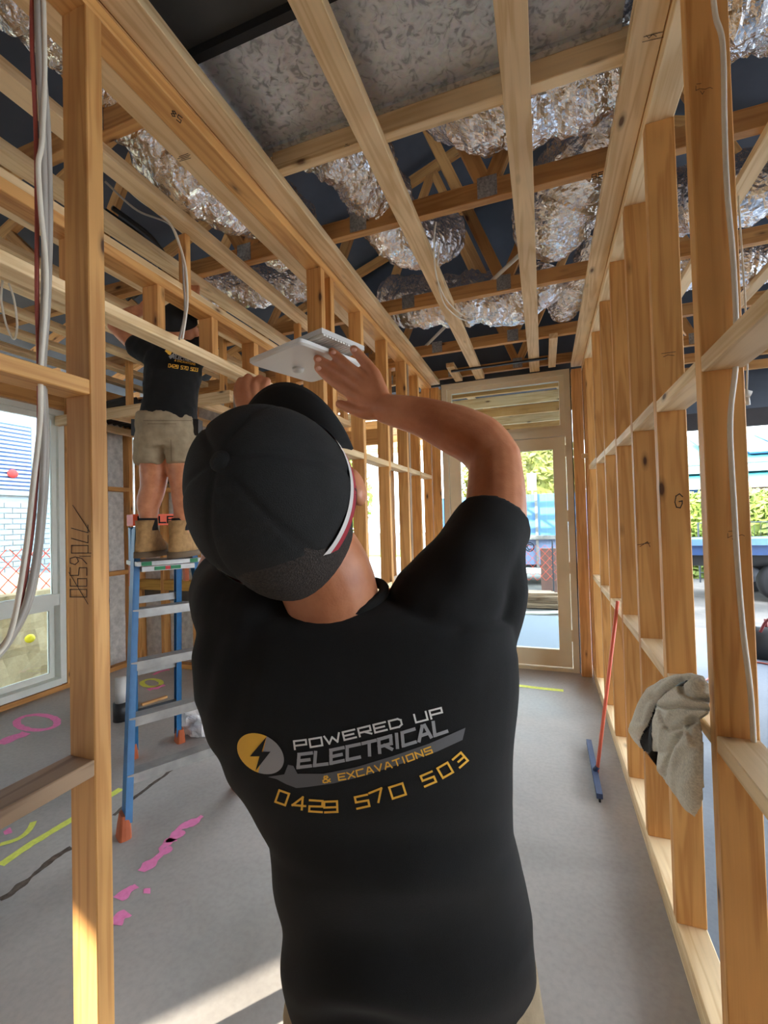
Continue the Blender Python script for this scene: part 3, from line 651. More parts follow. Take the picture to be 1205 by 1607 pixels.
def cable(name, label, pts, r, mat, cat='cable', n=7, seg=8, group=None, parent=None):
    mb = MB().tube(spline(pts, seg), r, n); o = mb.build(name, M[mat], parent, True)
    if parent is None: tag(o, label, cat, group)
    return o
cable('conduit', 'white plastic conduit slanting across the hall ceiling under the foil', [onz(952, 288, 3.12), onz(800, 414, 3.085), onz(655, 556, 3.08)], .013, 'conduit', 'conduit', 10)
mb = MB().bar(onz(708, 583, 2.928), onz(859, 562, 2.928), .03, .014); tag(mb.build('black_strip', M['cable_black']), 'thin black rod under the battens above the glazed door', 'rod')
# bundle on the near left stud
xb = XL - .045
LB = [([(52, -60), (50, 60), (56, 200), (58, 330), (58, 470), (61, 580), (60, 700), (48, 850), (20, 990), (-30, 1050)], .0050, 'cable_red', 'dull red cable in the bundle beside the near left stud', 0),
      ([(58, -60), (60, 60), (66, 190), (70, 330), (69, 470), (66, 580), (69, 700), (60, 850), (40, 950), (5, 1015), (-40, 1060)], .0075, 'cable_grey', 'thick grey cable in the bundle hanging beside the near left stud', .012),
      ([(63, -60), (64, 60), (74, 190), (78, 330), (75, 470), (68, 580), (73, 690), (68, 800), (50, 930), (12, 1010), (-40, 1064)], .0072, 'cable_grey', 'grey cable at the right edge of the bundle on the near left stud', -.004),
      ([(66, -60), (70, 100), (66, 220), (60, 260), (64, 330), (72, 420), (70, 500), (64, 580), (63, 660), (52, 760), (38, 880), (14, 1000), (-30, 1045)], .0058, 'cable_white', 'pale cable kinking behind the bundle on the near left stud', .02)]
for pts, r, mt, lb, dx in LB:
    cable('electrical_cable', lb, [onx(p[0], p[1], xb + dx) for p in pts], r, mt, group='cables beside the near left stud')
# cable on the near right stud
cable('electrical_cable', 'white cable running down the near right stud through the noggings', [ony(x, y, 1.318) for x, y in ((1112, -80), (1122, 20), (1134, 70), (1137, 200), (1141, 300), (1150, 400), (1155, 500), (1154, 545), (1154, 580), (1147, 640), (1146, 690), (1151, 780), (1157, 880), (1166, 990), (1178, 1090), (1184, 1190))], .0062, 'cable_white')
# hanging cable in the left room
cable('electrical_cable', 'white cable looping down from the ceiling battens in the left room', [onz(165, 262, 2.99), onz(215, 310, 2.96), onz(262, 345, 2.93), cp(280, 380, 2.05), cp(291, 420, 2.03), cp(294, 470, 2.03), cp(291, 500, 2.03), cp(286, 532, 2.03)], .0055, 'cable_white')
cable('electrical_cable', 'pale grey cable hanging doubled beside the white one in left room', [onz(165, 285, 2.99), onz(215, 330, 2.96), onz(266, 352, 2.93), cp(284, 392, 2.06), cp(288, 440, 2.05), cp(290, 490, 2.05), cp(281, 533, 2.05)], .0048, 'cable_grey')
cable('electrical_cable', 'thin white cable looped around the left hall batten', [onz(684, 348, 3.0), onz(681, 375, 2.95), onz(684, 430, 2.93), onz(700, 470, 2.93), onz(725, 494, 2.93), onz(743, 500, 2.925), onz(728, 502, 2.925), onz(708, 490, 2.925), onz(694, 470, 2.925), onz(686, 430, 2.95), onz(690, 380, 3.0)], .0045, 'cable_white')
cable('electrical_cable', 'white cable loop dangling at the upper left edge', [cp(4, 440, 2.0), cp(2, 470, 2.0), cp(10, 510, 2.0), cp(22, 532, 2.0), cp(27, 510, 2.0), cp(22, 470, 2.0), cp(14, 445, 2.0)], .0045, 'cable_white')
for k, (dx, lb) in enumerate(((0, 'black cable draped over the left room ceiling chords'), (.05, 'second black cable draped over the left room ceiling chords'))):
    cable('electrical_cable', lb, [onz(165, 330, 3.10) + V((dx, 0, 0)), onz(230, 380, 3.08) + V((dx, 0, 0)), onz(250, 430, 3.08) + V((dx, 0, .02)), onz(200, 470, 3.08) + V((dx, 0, 0))], .012, 'cable_black')
pl = thing('hanging_plug', 'small white plug hanging on a cord in the carport', 'plug', onx(1172, 622, .885))
c = onx(1172, 622, .885); cable('cord', '', [V((c.x, c.y, 2.952)), c + V((.01, 0, .3)), c + V((0, 0, .02))], .004, 'cable_white', parent=pl)
MB().tube([c + V((-.02, 0, .02)), c + V((.012, 0, .005))], [.018, .018], 12).build('plug_body', M['white_plastic'], pl, True); MB().tube([c + V((0, 0, 0)), c + V((.004, 0, -.04))], [.010, .008], 10).build('plug_pin', M['white_plastic'], pl, True)

# ---- bulkhead frame hanging in the left room
bk = thing('bulkhead_frame', 'low timber bulkhead frame hanging in front of the man on the ladder', 'frame', (-1.655, 2.3, 2.36))
tb('bottom_plate', -1.70, -1.61, -.3, 3.70, 2.36, 2.405, 'pale', bk)
tb('top_plate', -1.70, -1.61, -.3, 3.70, 2.60, 2.645, 'pine', bk); tb('top_plate', -1.72, -1.63, -.3, 3.70, 2.646, 2.69, 'pale', bk)
for y in (.42, .80, 1.17, 1.545, 1.90, 2.26, 2.62, 3.0, 3.38): tb('stud', -1.70, -1.61, y, y + .045, 2.405, 2.60, 'pine', bk)
for y in (.6, 1.72, 2.8): tb('hanger', -1.655, -1.61, y, y + .035, 2.60, 2.94, 'pine', bk)
bk2 = thing('soffit_frame', 'timber soffit frame fixed across the back of the left room', 'frame', (-3.2, 3.3, 2.45))
for x in (-4.25, -3.7, -3.2, -2.7): tb('joist', x, x + .045, 2.95, 3.74, 2.50, 2.57, 'pale', bk2)
tb('edge_plate', -4.29, -2.3, 2.90, 2.945, 2.48, 2.57, 'pale', bk2)
for x in (-3.95, -3.4, -2.9, -2.4): tb('hanger', x, x + .045, 2.90, 2.945, 2.571, 2.985, 'pine', bk2)
# black corrugated tray above the wall plate
mb = MB(); nn = 60; vs = []
for i in range(nn + 1):
    y = 3.0 + .75 * i / nn
    for j in range(9):
        x = -4.28 + .8 * j / 8; vs.append((x, y, 2.62 + .06 * j / 8 + .022 * math.sin(i * 1.2)))
mb.add(vs, [(i * 9 + j, i * 9 + j + 1, (i + 1) * 9 + j + 1, (i + 1) * 9 + j) for i in range(nn) for j in range(8)])
o = mb.build('corrugated_sheet', M['black_tile'], None, True); md = o.modifiers.new('s', 'SOLIDIFY'); md.thickness = .006
tag(o, 'black corrugated sheet lying under the soffit above the outer wall', 'sheet')

# ================================================================== LOOSE THINGS
# broom / squeegee leaning on the right wall
sq = thing('floor_squeegee', 'floor squeegee with salmon pole leaning on the right studs', 'squeegee', (.225, 2.85, 0))
MB().tube([(.236, 2.83, .03), (.372, 2.80, 1.02)], .0095, 10).build('pole', M['salmon'], sq, True)
h = MB().box(.212, .242, 2.60, 3.21, .018, .045).build('head', M['broom_blue'], sq); MB().box(.222, .232, 2.60, 3.21, 0, .018).build('rubber_blade', M['rubberseal'], sq)
MB().tube([(.2265, 2.832, .043), (.2400, 2.829, .07)], .014, 10).build('socket', M['broom_blue'], sq, True)
# white bag, tube and offcut on the floor
p = onz(318, 1148); mb = MB().ball((p.x, p.y, .085), V((.16, 0, 0)), V((0, .13, 0)), V((0, 0, .09)), 40, 26)
bag = mb.build('plastic_bag', M['plasticbag'], None, False)
displace(bag.data, lambda co, no: .05 * nz(co, 9, 3) + .03 * nz(co, 24)); displace(bag.data, lambda co, no: np.c_[co[:, :2] * 0, np.maximum(0, .003 - co[:, 2])])
tag(bag, 'crumpled white plastic bag on the floor behind the ladder', 'bag')
p = onz(190, 1130); t = thing('drain_pipe_stub', 'grey pipe stub standing in a black collar behind the ladder', 'pipe', (p.x, p.y, 0))
MB().tube([(p.x, p.y, .0), (p.x, p.y, .14)], .055, 20).build('collar', M['cable_black'], t, True); MB().tube([(p.x, p.y, .14), (p.x, p.y, .33)], .04, 20).build('pipe', M['grey_tool'], t, True)
p0 = onz(222, 1108); p1 = onz(262, 1095); tag(beam('timber_offcut', (p0.x, p0.y, .0105), (p1.x, p1.y, .0105), .03, .02, 'amber'), 'thin timber offcut lying on the floor behind the ladder', 'offcut')

# ---- step ladder
ld = thing('step_ladder', 'blue fibreglass step ladder with aluminium treads', 'ladder', (-2.15, 2.1, 0))
E_ = V((.478, .878, 0)); N_ = V((-.878, .478, 0)); FL = onz(194, 1312); FR = onz(374, 1238); BL = onz(208, 1188); BR = onz(282, 1163)
for q in (FL, FR, BL, BR): q.z = 0
TL = FL + E_ * .145 + N_ * .36; TR = FL + E_ * .455 + N_ * .36; TL.z = TR.z = 1.50
TBL = TL + N_ * .15 + E_ * .012; TBR = TR + N_ * .15 - E_ * .012
for foot, top, nm in ((FL, TL, 'front_rail'), (FR, TR, 'front_rail'), (BL, TBL, 'rear_rail'), (BR, TBR, 'rear_rail')):
    up = .055; a = foot + (top - foot) * (up / 1.5); d = (top - foot).normalized()
    mb = MB(); w = .075 if nm[0] == 'f' else .055
    s = 1 if foot in (FL, BL) else -1
    ww = (N_ - d * N_.dot(d)).normalized(); ee = d.cross(ww)
    mid = (a + top) / 2; L = (top - a).length / 2
    mb.obox(mid, d, ww, ee, L, w / 2, .0035)
    off = ee * (.014 if ee.dot(E_) * s > 0 else -.014)
    mb.obox(mid + ww * (w / 2 - .003) + off, d, ww, ee, L, .003, .0145); mb.obox(mid - ww * (w / 2 - .003) + off, d, ww, ee, L, .003, .0145)
    ro = mb.build(nm, M['fibreglass'], ld)
    bt = MB(); bt.loft([(foot + V((0, 0, 0)) , N_ * .05, E_ * .03, 4), (foot + d * .05, N_ * .045, E_ * .026, 4), (foot + d * .10, N_ * .036, E_ * .02, 4)], 16); bt.build('foot', M['foot_rubber'], ro)
def rail(f, t, z): return f + (t - f) * (z / 1.5)
for z in (.265, .52, .785, 1.05):
    a, b_ = rail(FL, TL, z), rail(FR, TR, z); mb = MB(); c = (a + b_) / 2; ax = (b_ - a).normalized()
    mb.obox(c, ax, N_, V((0, 0, 1)), (b_ - a).length / 2, .040, .003); mb.obox(c - N_ * .037 + V((0, 0, -.022)), ax, N_, V((0, 0, 1)), (b_ - a).length / 2, .0025, .022); mb.obox(c + N_ * .037 + V((0, 0, -.015)), ax, N_, V((0, 0, 1)), (b_ - a).length / 2, .0025, .015)
    mb.build('tread', M['alu'], ld)
for z, mt in ((.30, 'bluedark'), (.58, 'alu'), (1.05, 'alu')):
    a, b_ = rail(BL, TBL, z), rail(BR, TBR, z); mb = MB(); ax = (b_ - a).normalized()
    mb.obox((a + b_) / 2, ax, N_, V((0, 0, 1)), (b_ - a).length / 2, .006, .022); mb.build('rear_brace', M[mt], ld)
a, b_ = rail(FL, TL, 1.30), rail(FR, TR, 1.30); ax = (b_ - a).normalized(); c = (a + b_) / 2 + N_ * .03
pf = MB().obox(c, ax, N_, V((0, 0, 1)), (b_ - a).length / 2 + .0, .125, .012).build('platform', M['alu'], ld)
fc = c - N_ * .127
for k, (u, w, mt) in enumerate(((-.125, .026, 'green_stk'), (.13, .022, 'green_stk'))): MB().obox(fc + ax * u, ax, N_, V((0, 0, 1)), w, .0015, .011).build('sticker', M[mt], pf)
lp = MB().obox(c - N_ * .08 + V((0, 0, -.032)), ax, N_, V((0, 0, 1)), (b_ - a).length / 2 - .03, .02, .014).build('platform_rail', M['alu'], ld)
for u, w, mt in ((-.05, .028, 'green_stk'), (.035, .028, 'green_stk'), (-.008, .014, 'red_stk')): MB().obox(c - N_ * .102 + ax * u + V((0, 0, -.032)), ax, N_, V((0, 0, 1)), w, .002, .010).build('sticker', M[mt], lp)
for s, q in ((-1, a), (1, b_)): MB().obox(q + N_ * .12 - ax * s * .02 + V((0, 0, -.08)), ax, N_, V((0, 0, 1)), .012, .02, .06).build('bracket', M['foot_rubber'], ld)
cT = (TBL + TBR) / 2 + E_ * .035 - N_ * .03 + V((0, 0, .035)) + V((0, 0, .012))
cap_ = MB().obox(cT, ax, N_, V((0, 0, 1)), (TR - TL).length / 2 + .03, .075, .034).build('top_cap', M['orange_plastic'], ld)
fp = cT - N_ * .0765; LW = (TR - TL).length
mb = MB(); strokes(mb, text_line('BAILEY', [(-LW * .36 - .045, 0), (LW * .42 - .045, 0)], 1, .35, .036), .0085, lambda q: fp + ax * q[0] + V((0, 0, -.018 + -q[1])), .02); mb.build('lettering', M['print_black'], cap_)

# ---- vent plate held up by the man
vp = {}
PT = cp(470, 538, .85); zpl = PT.z; PL, PR = onz(388, 572, zpl), onz(563, 578, zpl)
eA = (PL - PT); eA.z = 0; sA = eA.length; eA.normalize(); eB = (PR - PT); eB.z = 0; sB = eB.length; eB = (eB.normalized() - eA * eB.normalized().dot(eA)).normalized()
pc = PT + eA * (sA / 2) + eB * (sB / 2); pc.z = zpl
vt = thing('ceiling_vent', 'white square vent plate held overhead by the man in front', 'vent', (pc.x, pc.y, zpl))
ZV = V((0, 0, 1))
MB().loft([(pc + ZV * 0, eA * (sA / 2 - .004), eB * (sB / 2 - .004), 14), (pc + ZV * .004, eA * (sA / 2), eB * (sB / 2), 16), (pc + ZV * .011, eA * (sA / 2), eB * (sB / 2), 16)], 64).build('face_plate', M['white_plastic'], vt)
MB().obox(pc + ZV * .016, eA, eB, ZV, sA / 2 - .02, sB / 2 - .035, .005).build('spacer', M['vent_grey'], vt)
for s in (-1, 1):
    pass
rb = MB().obox(pc + ZV * .025, eA, eB, ZV, sA / 2 + .03, sB / 2 - .03, .005).build('ribbed_body', M['vent_grey'], vt)
for k in range(15):
    u = -1 + 2 * (k + .5) / 15
    MB().obox(pc + ZV * .0195 + eB * (u * (sB / 2 - .034)), eA, eB, ZV, sA / 2 + .029, .0028, .003).build('rib', M['white_plastic'], rb)
kb = pc + eA * .0 ; kb = cp(468, 587, .99); kb.z = zpl
MB().loft([(kb, V((.013, 0, 0)), V((0, .013, 0)), 2), (kb - ZV * .006, V((.012, 0, 0)), V((0, .012, 0)), 2), (kb - ZV * .010, V((.007, 0, 0)), V((0, .007, 0)), 2)], 20).build('knob', M['white_plastic'], vt, True)

# ================================================================== PEOPLE
RH = V((CR.x, CR.y, 0)).normalized(); FH = V((CF.x, CF.y, 0)).normalized(); UP = V((0, 0, 1))
def rows(mb, data, n=48, ex=2.3, k=1.0):
    secs = []
    for y, L, R, d, t in data:
        a, b_ = cp(L, y, d), cp(R, y, d); secs.append(((a + b_) / 2, (b_ - a) / 2 * k, FH * t * k, ex))
    return mb.loft(secs, n)
def limb(mb, pts, rad, n=18, seg=5, end=True):
    """pts: world points, rad: radii; smooth tapered limb with rounded ends"""
    P = spline(pts, seg); R = [np.interp(i / (len(P) - 1) * (len(pts) - 1), range(len(pts)), rad) for i in range(len(P))]
    mb.tube(P, R, n); mb.ball(P[0], V((R[0], 0, 0)), V((0, R[0], 0)), V((0, 0, R[0])), 14, 8)
    if end: mb.ball(P[-1], V((R[-1], 0, 0)), V((0, R[-1], 0)), V((0, 0, R[-1])), 14, 8)
    return mb
def topx(co):
    q = co - np.array(CAM); x = q @ np.array(CR); y = -(q @ np.array(CU)); z = q @ np.array(CF)
    return CX + FPX * x / z, CY + FPX * y / z
def camvec(r, u, f): return (CR * r + CU * u + CF * f).normalized()

# ------------------------------------------------------------------ man in front
m1 = thing('person', 'person in black printed t-shirt and black cap lifting a white vent plate', 'person', (cp(645, 1600, .70).x, cp(645, 1600, .70).y, 0))
TROWS = [(938, 470, 600, .64, .04), (950, 405, 690, .645, .07), (962, 350, 755, .65, .09), (975, 320, 797, .655, .105), (1020, 308, 811, .66, .12), (1080, 312, 806, .665, .125), (1150, 341, 800, .67, .125), (1240, 397, 797, .68, .12), (1290, 425, 799, .685, .12), (1350, 433, 813, .69, .125), (1420, 441, 834, .695, .13), (1500, 450, 833, .70, .13), (1600, 459, 831, .70, .13), (1690, 462, 834, .70, .13)]
uH = camvec(-.28, .33, -.87); fH = camvec(-.20, .92, .33); fH = (fH - uH * fH.dot(uH)).normalized(); wH = fH.cross(uH)
CD = cp(430, 784, .578); HC = CD - uH * .028
body = MB()
rows(body, [r for r in TROWS[1:]], 40, 2.3, .90)
body.ball(HC + uH * .032, fH * .098, wH * .080, uH * .098, 28, 18)
body.ball(HC - uH * .045 + fH * .030, fH * .068, wH * .062, uH * .078, 22, 14)
body.ball(HC + fH * .098 - uH * .022, fH * .020, wH * .015, uH * .028, 12, 8)
body.ball(HC + fH * .088 - uH * .062, fH * .014, wH * .026, uH * .010, 12, 8); body.ball(HC + fH * .082 - uH * .098, fH * .02, wH * .026, uH * .02, 12, 8)
body.ball(HC + fH * .085 + uH * .012, fH * .015, wH * .05, uH * .010, 14, 8)
for s in (-1, 1):
    ec = HC + wH * (s * .099) + fH * .004 - uH * .012
    body.ball(ec, (fH * .9 - uH * .2).normalized() * .030, (wH * s * .8 - fH * .3).normalized() * .014, (uH * .9 + fH * .2).normalized() * .022, 14, 10)
limb(body, [cp(522, 985, .665), cp(520, 945, .635), cp(505, 895, .62), HC - uH * .03 - fH * .035], [.078, .068, .066, .064], 24)
limb(body, [cp(735, 905, .665), cp(770, 850, .71), cp(778, 780, .775), cp(776, 722, .83)], [.055, .053, .051, .047])
limb(body, [cp(776, 722, .83), cp(752, 694, .845), cp(712, 674, .86), cp(660, 654, .88), cp(606, 642, .89)], [.049, .051, .048, .038, .029])
# right hand
def hand(mb, wrist, mcps, fingers, thumb, rw=.022):
    for (mx, my, md), fg in zip(mcps, fingers):
        limb(mb, [wrist, (wrist + cp(mx, my, md)) / 2 + V((0, 0, 0)), cp(mx, my, md)], [rw * .85, .0175, .0135], 12, 3)
        limb(mb, [cp(mx, my, md)] + [cp(*q) for q in fg], [.0130] + [.0118, .0108, .0090][-len(fg):], 12, 4)
    limb(mb, [wrist] + [cp(*q) for q in thumb], [rw * .85, .0145, .0115, .0095][:len(thumb) + 1], 12, 4)
RW = cp(604, 641, .89)
RF = [[(530, 603, .908), (512, 589, .914), (499, 577, .918)], [(538, 588, .908), (516, 574, .914), (498, 563, .918)], [(548, 577, .906), (533, 563, .910), (521, 552, .914)], [(575, 571, .902), (563, 557, .905), (555, 548, .908)]]
hand(body, RW, [(553, 619, .90), (562, 606, .898), (570, 595, .896), (587, 587, .894)], RF, [(578, 648, .895), (553, 642, .905), (533, 634, .912)])
body.ball((RW + cp(568, 612, .90)) / 2, (cp(568, 612, .90) - RW) * .55, CU * .036, CF * .017, 14, 10)
# left arm and hand, mostly behind the cap
LW_ = cp(400, 668, .95)
limb(body, [cp(372, 955, .665), cp(352, 930, .74), cp(350, 902, .83), cp(352, 880, .90)], [.055, .052, .048, .044])
limb(body, [cp(352, 880, .90), cp(362, 820, .93), cp(385, 735, .95), LW_], [.044, .045, .038, .026])
LF = [[(374, 612, .965), (378, 598, .965)], [(386, 602, .965), (390, 592, .962)], [(400, 604, .967), (408, 594, .965)], [(414, 610, .97), (419, 598, .968)]]
hand(body, LW_, [(378, 632, .955), (389, 628, .955), (402, 629, .957), (414, 632, .96)], LF, [(425, 650, .95), (433, 632, .95)])
bme = fuse('body', body, .0034, 4, .5)
bod = mobj('body', bme, M['skin'], m1, True)
for (q, r) in (((500, 578, .905), 5), ((500, 564, .905), 5), ((523, 553, .902), 5), ((556, 549, .897), 5)):
    c = cp(*q); MB().ball(c, CR * .0058, CU * .0048, CF * .003, 10, 6).build('finger_nail', M['nail'], bod, True)
for s in (-1, 1): MB().ball(HC + fH * .078 - uH * .004 + wH * (s * .032), wH * .013, uH * .011, fH * .012, 12, 8).build('eye', M['eye'], bod, True)
# hair
hb = MB().ball(HC + uH * .006 - fH * .022 + wH * .003, fH * .106, wH * .085, uH * .104, 48, 36); hm = hb.mesh('hair'); bm = bmesh.new(); bm.from_mesh(hm)
dl = [f for f in bm.faces if (f.calc_center_median() - HC).dot(fH) > .012 or (f.calc_center_median() - HC).dot(uH) < -.085]
bmesh.ops.delete(bm, geom=dl, context='FACES'); bm.to_mesh(hm); bm.free(); ho = mobj('hair', hm, M['hair'], m1, True)
# cap
cb = MB(); NA, NT = 96, 40; vs = []
seams = [math.pi / 2 + k * math.pi / 3 for k in range(6)]
for i in range(NT + 1):
    th = math.radians(99) * i / NT
    for k in range(NA):
        q = 2 * math.pi * k / NA
        rr = 1.0
        ds = min(abs((q - s + math.pi) % (2 * math.pi) - math.pi) for s in seams) * math.sin(th)
        rr -= .022 * math.exp(-(ds / .035) ** 2) * min(1, th * 3)
        st = math.sin(th) ** .92; front = max(0, math.cos(q)) ** 2
        p = CD + fH * ((.120 if math.cos(q) > 0 else .112) * st * math.cos(q) * rr) + wH * (.106 * st * math.sin(q) * rr) + uH * ((.112 + .012 * front * math.sin(th)) * math.cos(th) * rr)
        p = p + (p - CD).normalized() * (.004 * noise.noise(p * 14))
        vs.append(p)
cb.add(vs, [(i * NA + k, (i + 1) * NA + k, (i + 1) * NA + (k + 1) % NA, i * NA + (k + 1) % NA) for i in range(NT) for k in range(NA)])
cap = cb.build('cap', M['cap_fab'], m1, True); md = cap.modifiers.new('s', 'SOLIDIFY'); md.thickness = .003; md.offset = -1
MB().ball(CD + uH * .112, fH * .0125, wH * .0125, uH * .008, 16, 8).build('cap_button', M['cap_fab'], cap, True)
def rimpt(q, lv, out):
    th = math.radians(lv); st = math.sin(th) ** .92
    return CD + (fH * ((.120 if math.cos(q) > 0 else .112) * st * math.cos(q)) + wH * (.106 * st * math.sin(q))) * out + uH * (.112 * math.cos(th))
for nm, mt, l0, l1 in (('rim_stripe', 'white_fab', 86.5, 91.5), ('rim_stripe', 'red_fab', 91.5, 97.5)):
    for q0, q1 in ((math.radians(38), math.radians(154)), (math.radians(-154), math.radians(-38))):
        mb = MB(); vs = []; K = 40
        for j in range(K + 1):
            q = q0 + (q1 - q0) * j / K; vs += [rimpt(q, l0, 1.022), rimpt(q, l1, 1.022)]
        mb.add(vs, [(2 * j, 2 * j + 1, 2 * j + 3, 2 * j + 2) for j in range(K)]); o = mb.build(nm, M[mt], cap, True)
bb_ = MB(); vs = []; K, J = 32, 8
for k in range(K + 1):
    q = math.radians(-62 + 124 * k / K); base = rimpt(q, 97, 1.0); ext = .090 * max(0, math.cos(q * 1.42)) ** .6
    for j in range(J + 1):
        t = j / J; p = base + fH * (ext * t) + wH * (.012 * math.sin(q) * t) - uH * (.030 * math.sin(q) ** 2 * t + .012 * t * t) ; vs.append(p)
bb_.add(vs, [(k * (J + 1) + j, k * (J + 1) + j + 1, (k + 1) * (J + 1) + j + 1, (k + 1) * (J + 1) + j) for k in range(K) for j in range(J)])
br = bb_.build('cap_brim', M['brim_fab'], cap, True); md = br.modifiers.new('s', 'SOLIDIFY'); md.thickness = .004
MB().obox(rimpt(math.radians(185), 97, 1.02), wH, uH, fH, .010, .004, .0015).build('size_tag', M['red_fab'], cap)
# shirt
sh = MB(); rows(sh, TROWS, 56, 2.35)
limb(sh, [cp(690, 955, .655), cp(720, 915, .665), cp(748, 870, .69), cp(774, 822, .735)], [.08, .074, .066, .061], 24, 5, False)
limb(sh, [cp(418, 962, .655), cp(384, 952, .675), cp(366, 934, .735), cp(360, 914, .80)], [.085, .075, .066, .060], 24)
limb(sh, [cp(782, 850, .705), cp(778, 925, .675), cp(768, 1030, .66)], [.044, .046, .036], 16)
sme = fuse('tshirt', sh, .0052, 6, .5)
def folds(co, no):
    x, y = topx(co); d = np.zeros(len(co))
    n1 = nz(co, 6, 2); n2 = nz(co, 15, 8)
    lo = np.clip((y - 1270) / 120, 0, 1) * np.clip((1750 - y) / 80, 0, 1)
    d += lo * .0100 * np.sin((y + .0011 * (x - 610) ** 2) / 27 + 2.5 * n1) * np.clip(1.2 - np.abs(x - 610) / 230, .15, 1)
    le = np.clip((x - 300) / 30, 0, 1) * np.clip((480 - x) / 110, 0, 1) * np.clip((y - 940) / 60, 0, 1) * np.clip((1320 - y) / 120, 0, 1)
    d += le * .0022 * np.sin((x + .25 * (y - 1000)) / 11 + 2 * n1)
    ri = np.clip((x - 700) / 60, 0, 1) * np.clip((y - 850) / 60, 0, 1) * np.clip((1150 - y) / 150, 0, 1)
    d += ri * .004 * np.sin((x * .7 + y * .55) / 17 + 2 * n1)
    up = np.clip((1000 - y) / 60, 0, 1)
    d += up * .003 * n2 + .0045 * n1 + .0012 * n2
    return d
displace(sme, folds)
shirt = mobj('tshirt', sme, M['black_fab'], m1, True)
# collar band
cc = cp(517, 944, .640); ca = (cp(603, 909, .642) - cp(432, 950, .642)) / 2; cbk = cp(514, 975, .578) - cc
mb = MB(); ring = [cc + ca * math.cos(t) + cbk * math.sin(t) for t in np.linspace(0, 2 * math.pi, 49)]
mb.tube(ring, .0075, 10, False); mb.build('collar', M['black_fab'], shirt, True)
# sleeve hem
# print on the back, projected on the cloth
bvh = BVHTree.FromPolygons([v.co.copy() for v in sme.vertices], [tuple(p.vertices) for p in sme.polygons])
def onshirt(q, off=.0016):
    d = ray(q[0], q[1]).normalized(); h = bvh.ray_cast(CAM, d)
    return None if h[0] is None else h[0] - d * off
def prn(nm, polys, th, mt, step=5, off=.0016):
    mb = MB(); strokes(mb, polys, th, lambda q: onshirt(q, off), step); return mb.build(nm, M[mt], shirt)
def zt(x, y): return (300 + x / 2.41, 1050 + y / 2.41)
def patch(nm, poly, mt, off, step=4.0):
    """fill polygon (px) with a grid draped on the shirt"""
    poly = np.array(poly); x0, y0 = poly.min(0); x1, y1 = poly.max(0)
    def inside(p):
        c = False; n = len(poly); j = n - 1
        for i in range(n):
            if (poly[i, 1] > p[1]) != (poly[j, 1] > p[1]) and p[0] < (poly[j, 0] - poly[i, 0]) * (p[1] - poly[i, 1]) / (poly[j, 1] - poly[i, 1]) + poly[i, 0]: c = not c
            j = i
        return c
    bm = bmesh.new(); vs = [bm.verts.new((p[0], p[1], 0)) for p in poly]; bm.faces.new(vs)
    for ax_, lo, hi in ((0, x0, x1), (1, y0, y1)):
        k = lo + step
        while k < hi:
            nrm = (1, 0, 0) if ax_ == 0 else (0, 1, 0); co = (k, 0, 0) if ax_ == 0 else (0, k, 0)
            bmesh.ops.bisect_plane(bm, geom=bm.verts[:] + bm.edges[:] + bm.faces[:], plane_co=co, plane_no=nrm); k += step
    ok = True
    for v in bm.verts:
        q = onshirt((v.co.x, v.co.y), off)
        if q is None: q = cp(v.co.x, v.co.y, .55)
        v.co = q
    me = bpy.data.meshes.new(nm); bm.to_mesh(me); bm.free(); return mobj(nm, me, M[mt], shirt)
prn('lettering', text_line('POWERED UP', [zt(392, 303), zt(480, 292), zt(640, 254), zt(800, 215), zt(952, 176)], 1, .32, 12.5, .55), 2.9, 'print_white')
prn('lettering', text_line('ELECTRICAL', [zt(404, 372), zt(520, 358), zt(680, 324), zt(830, 282), zt(966, 236)], 1, .34, 20, .6, 4), 5.2, 'print_grey')
patch('logo_swoosh', [zt(*p) for p in ((290, 408), (352, 398), (366, 362), (386, 366), (402, 396), (500, 396), (620, 372), (760, 330), (900, 282), (1037, 222), (1026, 268), (930, 312), (800, 356), (660, 402), (540, 432), (440, 446), (398, 450), (360, 436), (322, 416))], 'print_dark', .0012)
prn('lettering', text_line('& EXCAVATIONS', [zt(500, 430), zt(600, 414), zt(760, 372), zt(912, 316)], 1, .4, 9.5, .5), 2.2, 'print_gold', off=.0026)
PH = [('0', 318, 502, 355, 515, 46), ('4', 382, 528, 430, 532, 46), ('2', 446, 538, 494, 541, 42), ('9', 504, 542, 553, 540, 40), ('5', 628, 528, 674, 518, 44), ('7', 690, 510, 735, 492, 44), ('0', 762, 490, 812, 474, 44), ('5', 884, 444, 926, 426, 42), ('0', 952, 412, 990, 390, 42), ('3', 1016, 372, 1046, 346, 40)]
cells = [];
for ch, xa, ya, xb_, yb, hh in PH:
    a = zt(xa, ya); b2 = zt(xb_, yb); u = (b2[0] - a[0], b2[1] - a[1]); L = math.hypot(*u); cells.append((a[0], a[1], u[0], u[1], u[1] / L * hh / 2.41, -u[0] / L * hh / 2.41))
prn('lettering', text_cells([c[0] for c in PH], cells), 3.3, 'print_gold')
lc = zt(262, 320)
def ell(a0, a1, k=26): return [(lc[0] + 37 * math.cos(t) * .99 + 3 * math.sin(t), lc[1] + 31.5 * math.sin(t) + 7 * math.cos(t)) for t in np.linspace(a0, a1, k)]
patch('logo_half', ell(math.radians(100), math.radians(290)), 'print_gold', .0012); patch('logo_half', ell(math.radians(-70), math.radians(100)), 'print_grey', .0012)
patch('logo_bolt', [zt(*p) for p in ((283, 258), (222, 330), (258, 330), (243, 385), (300, 312), (266, 314), (284, 258))], 'print_black', .0024)
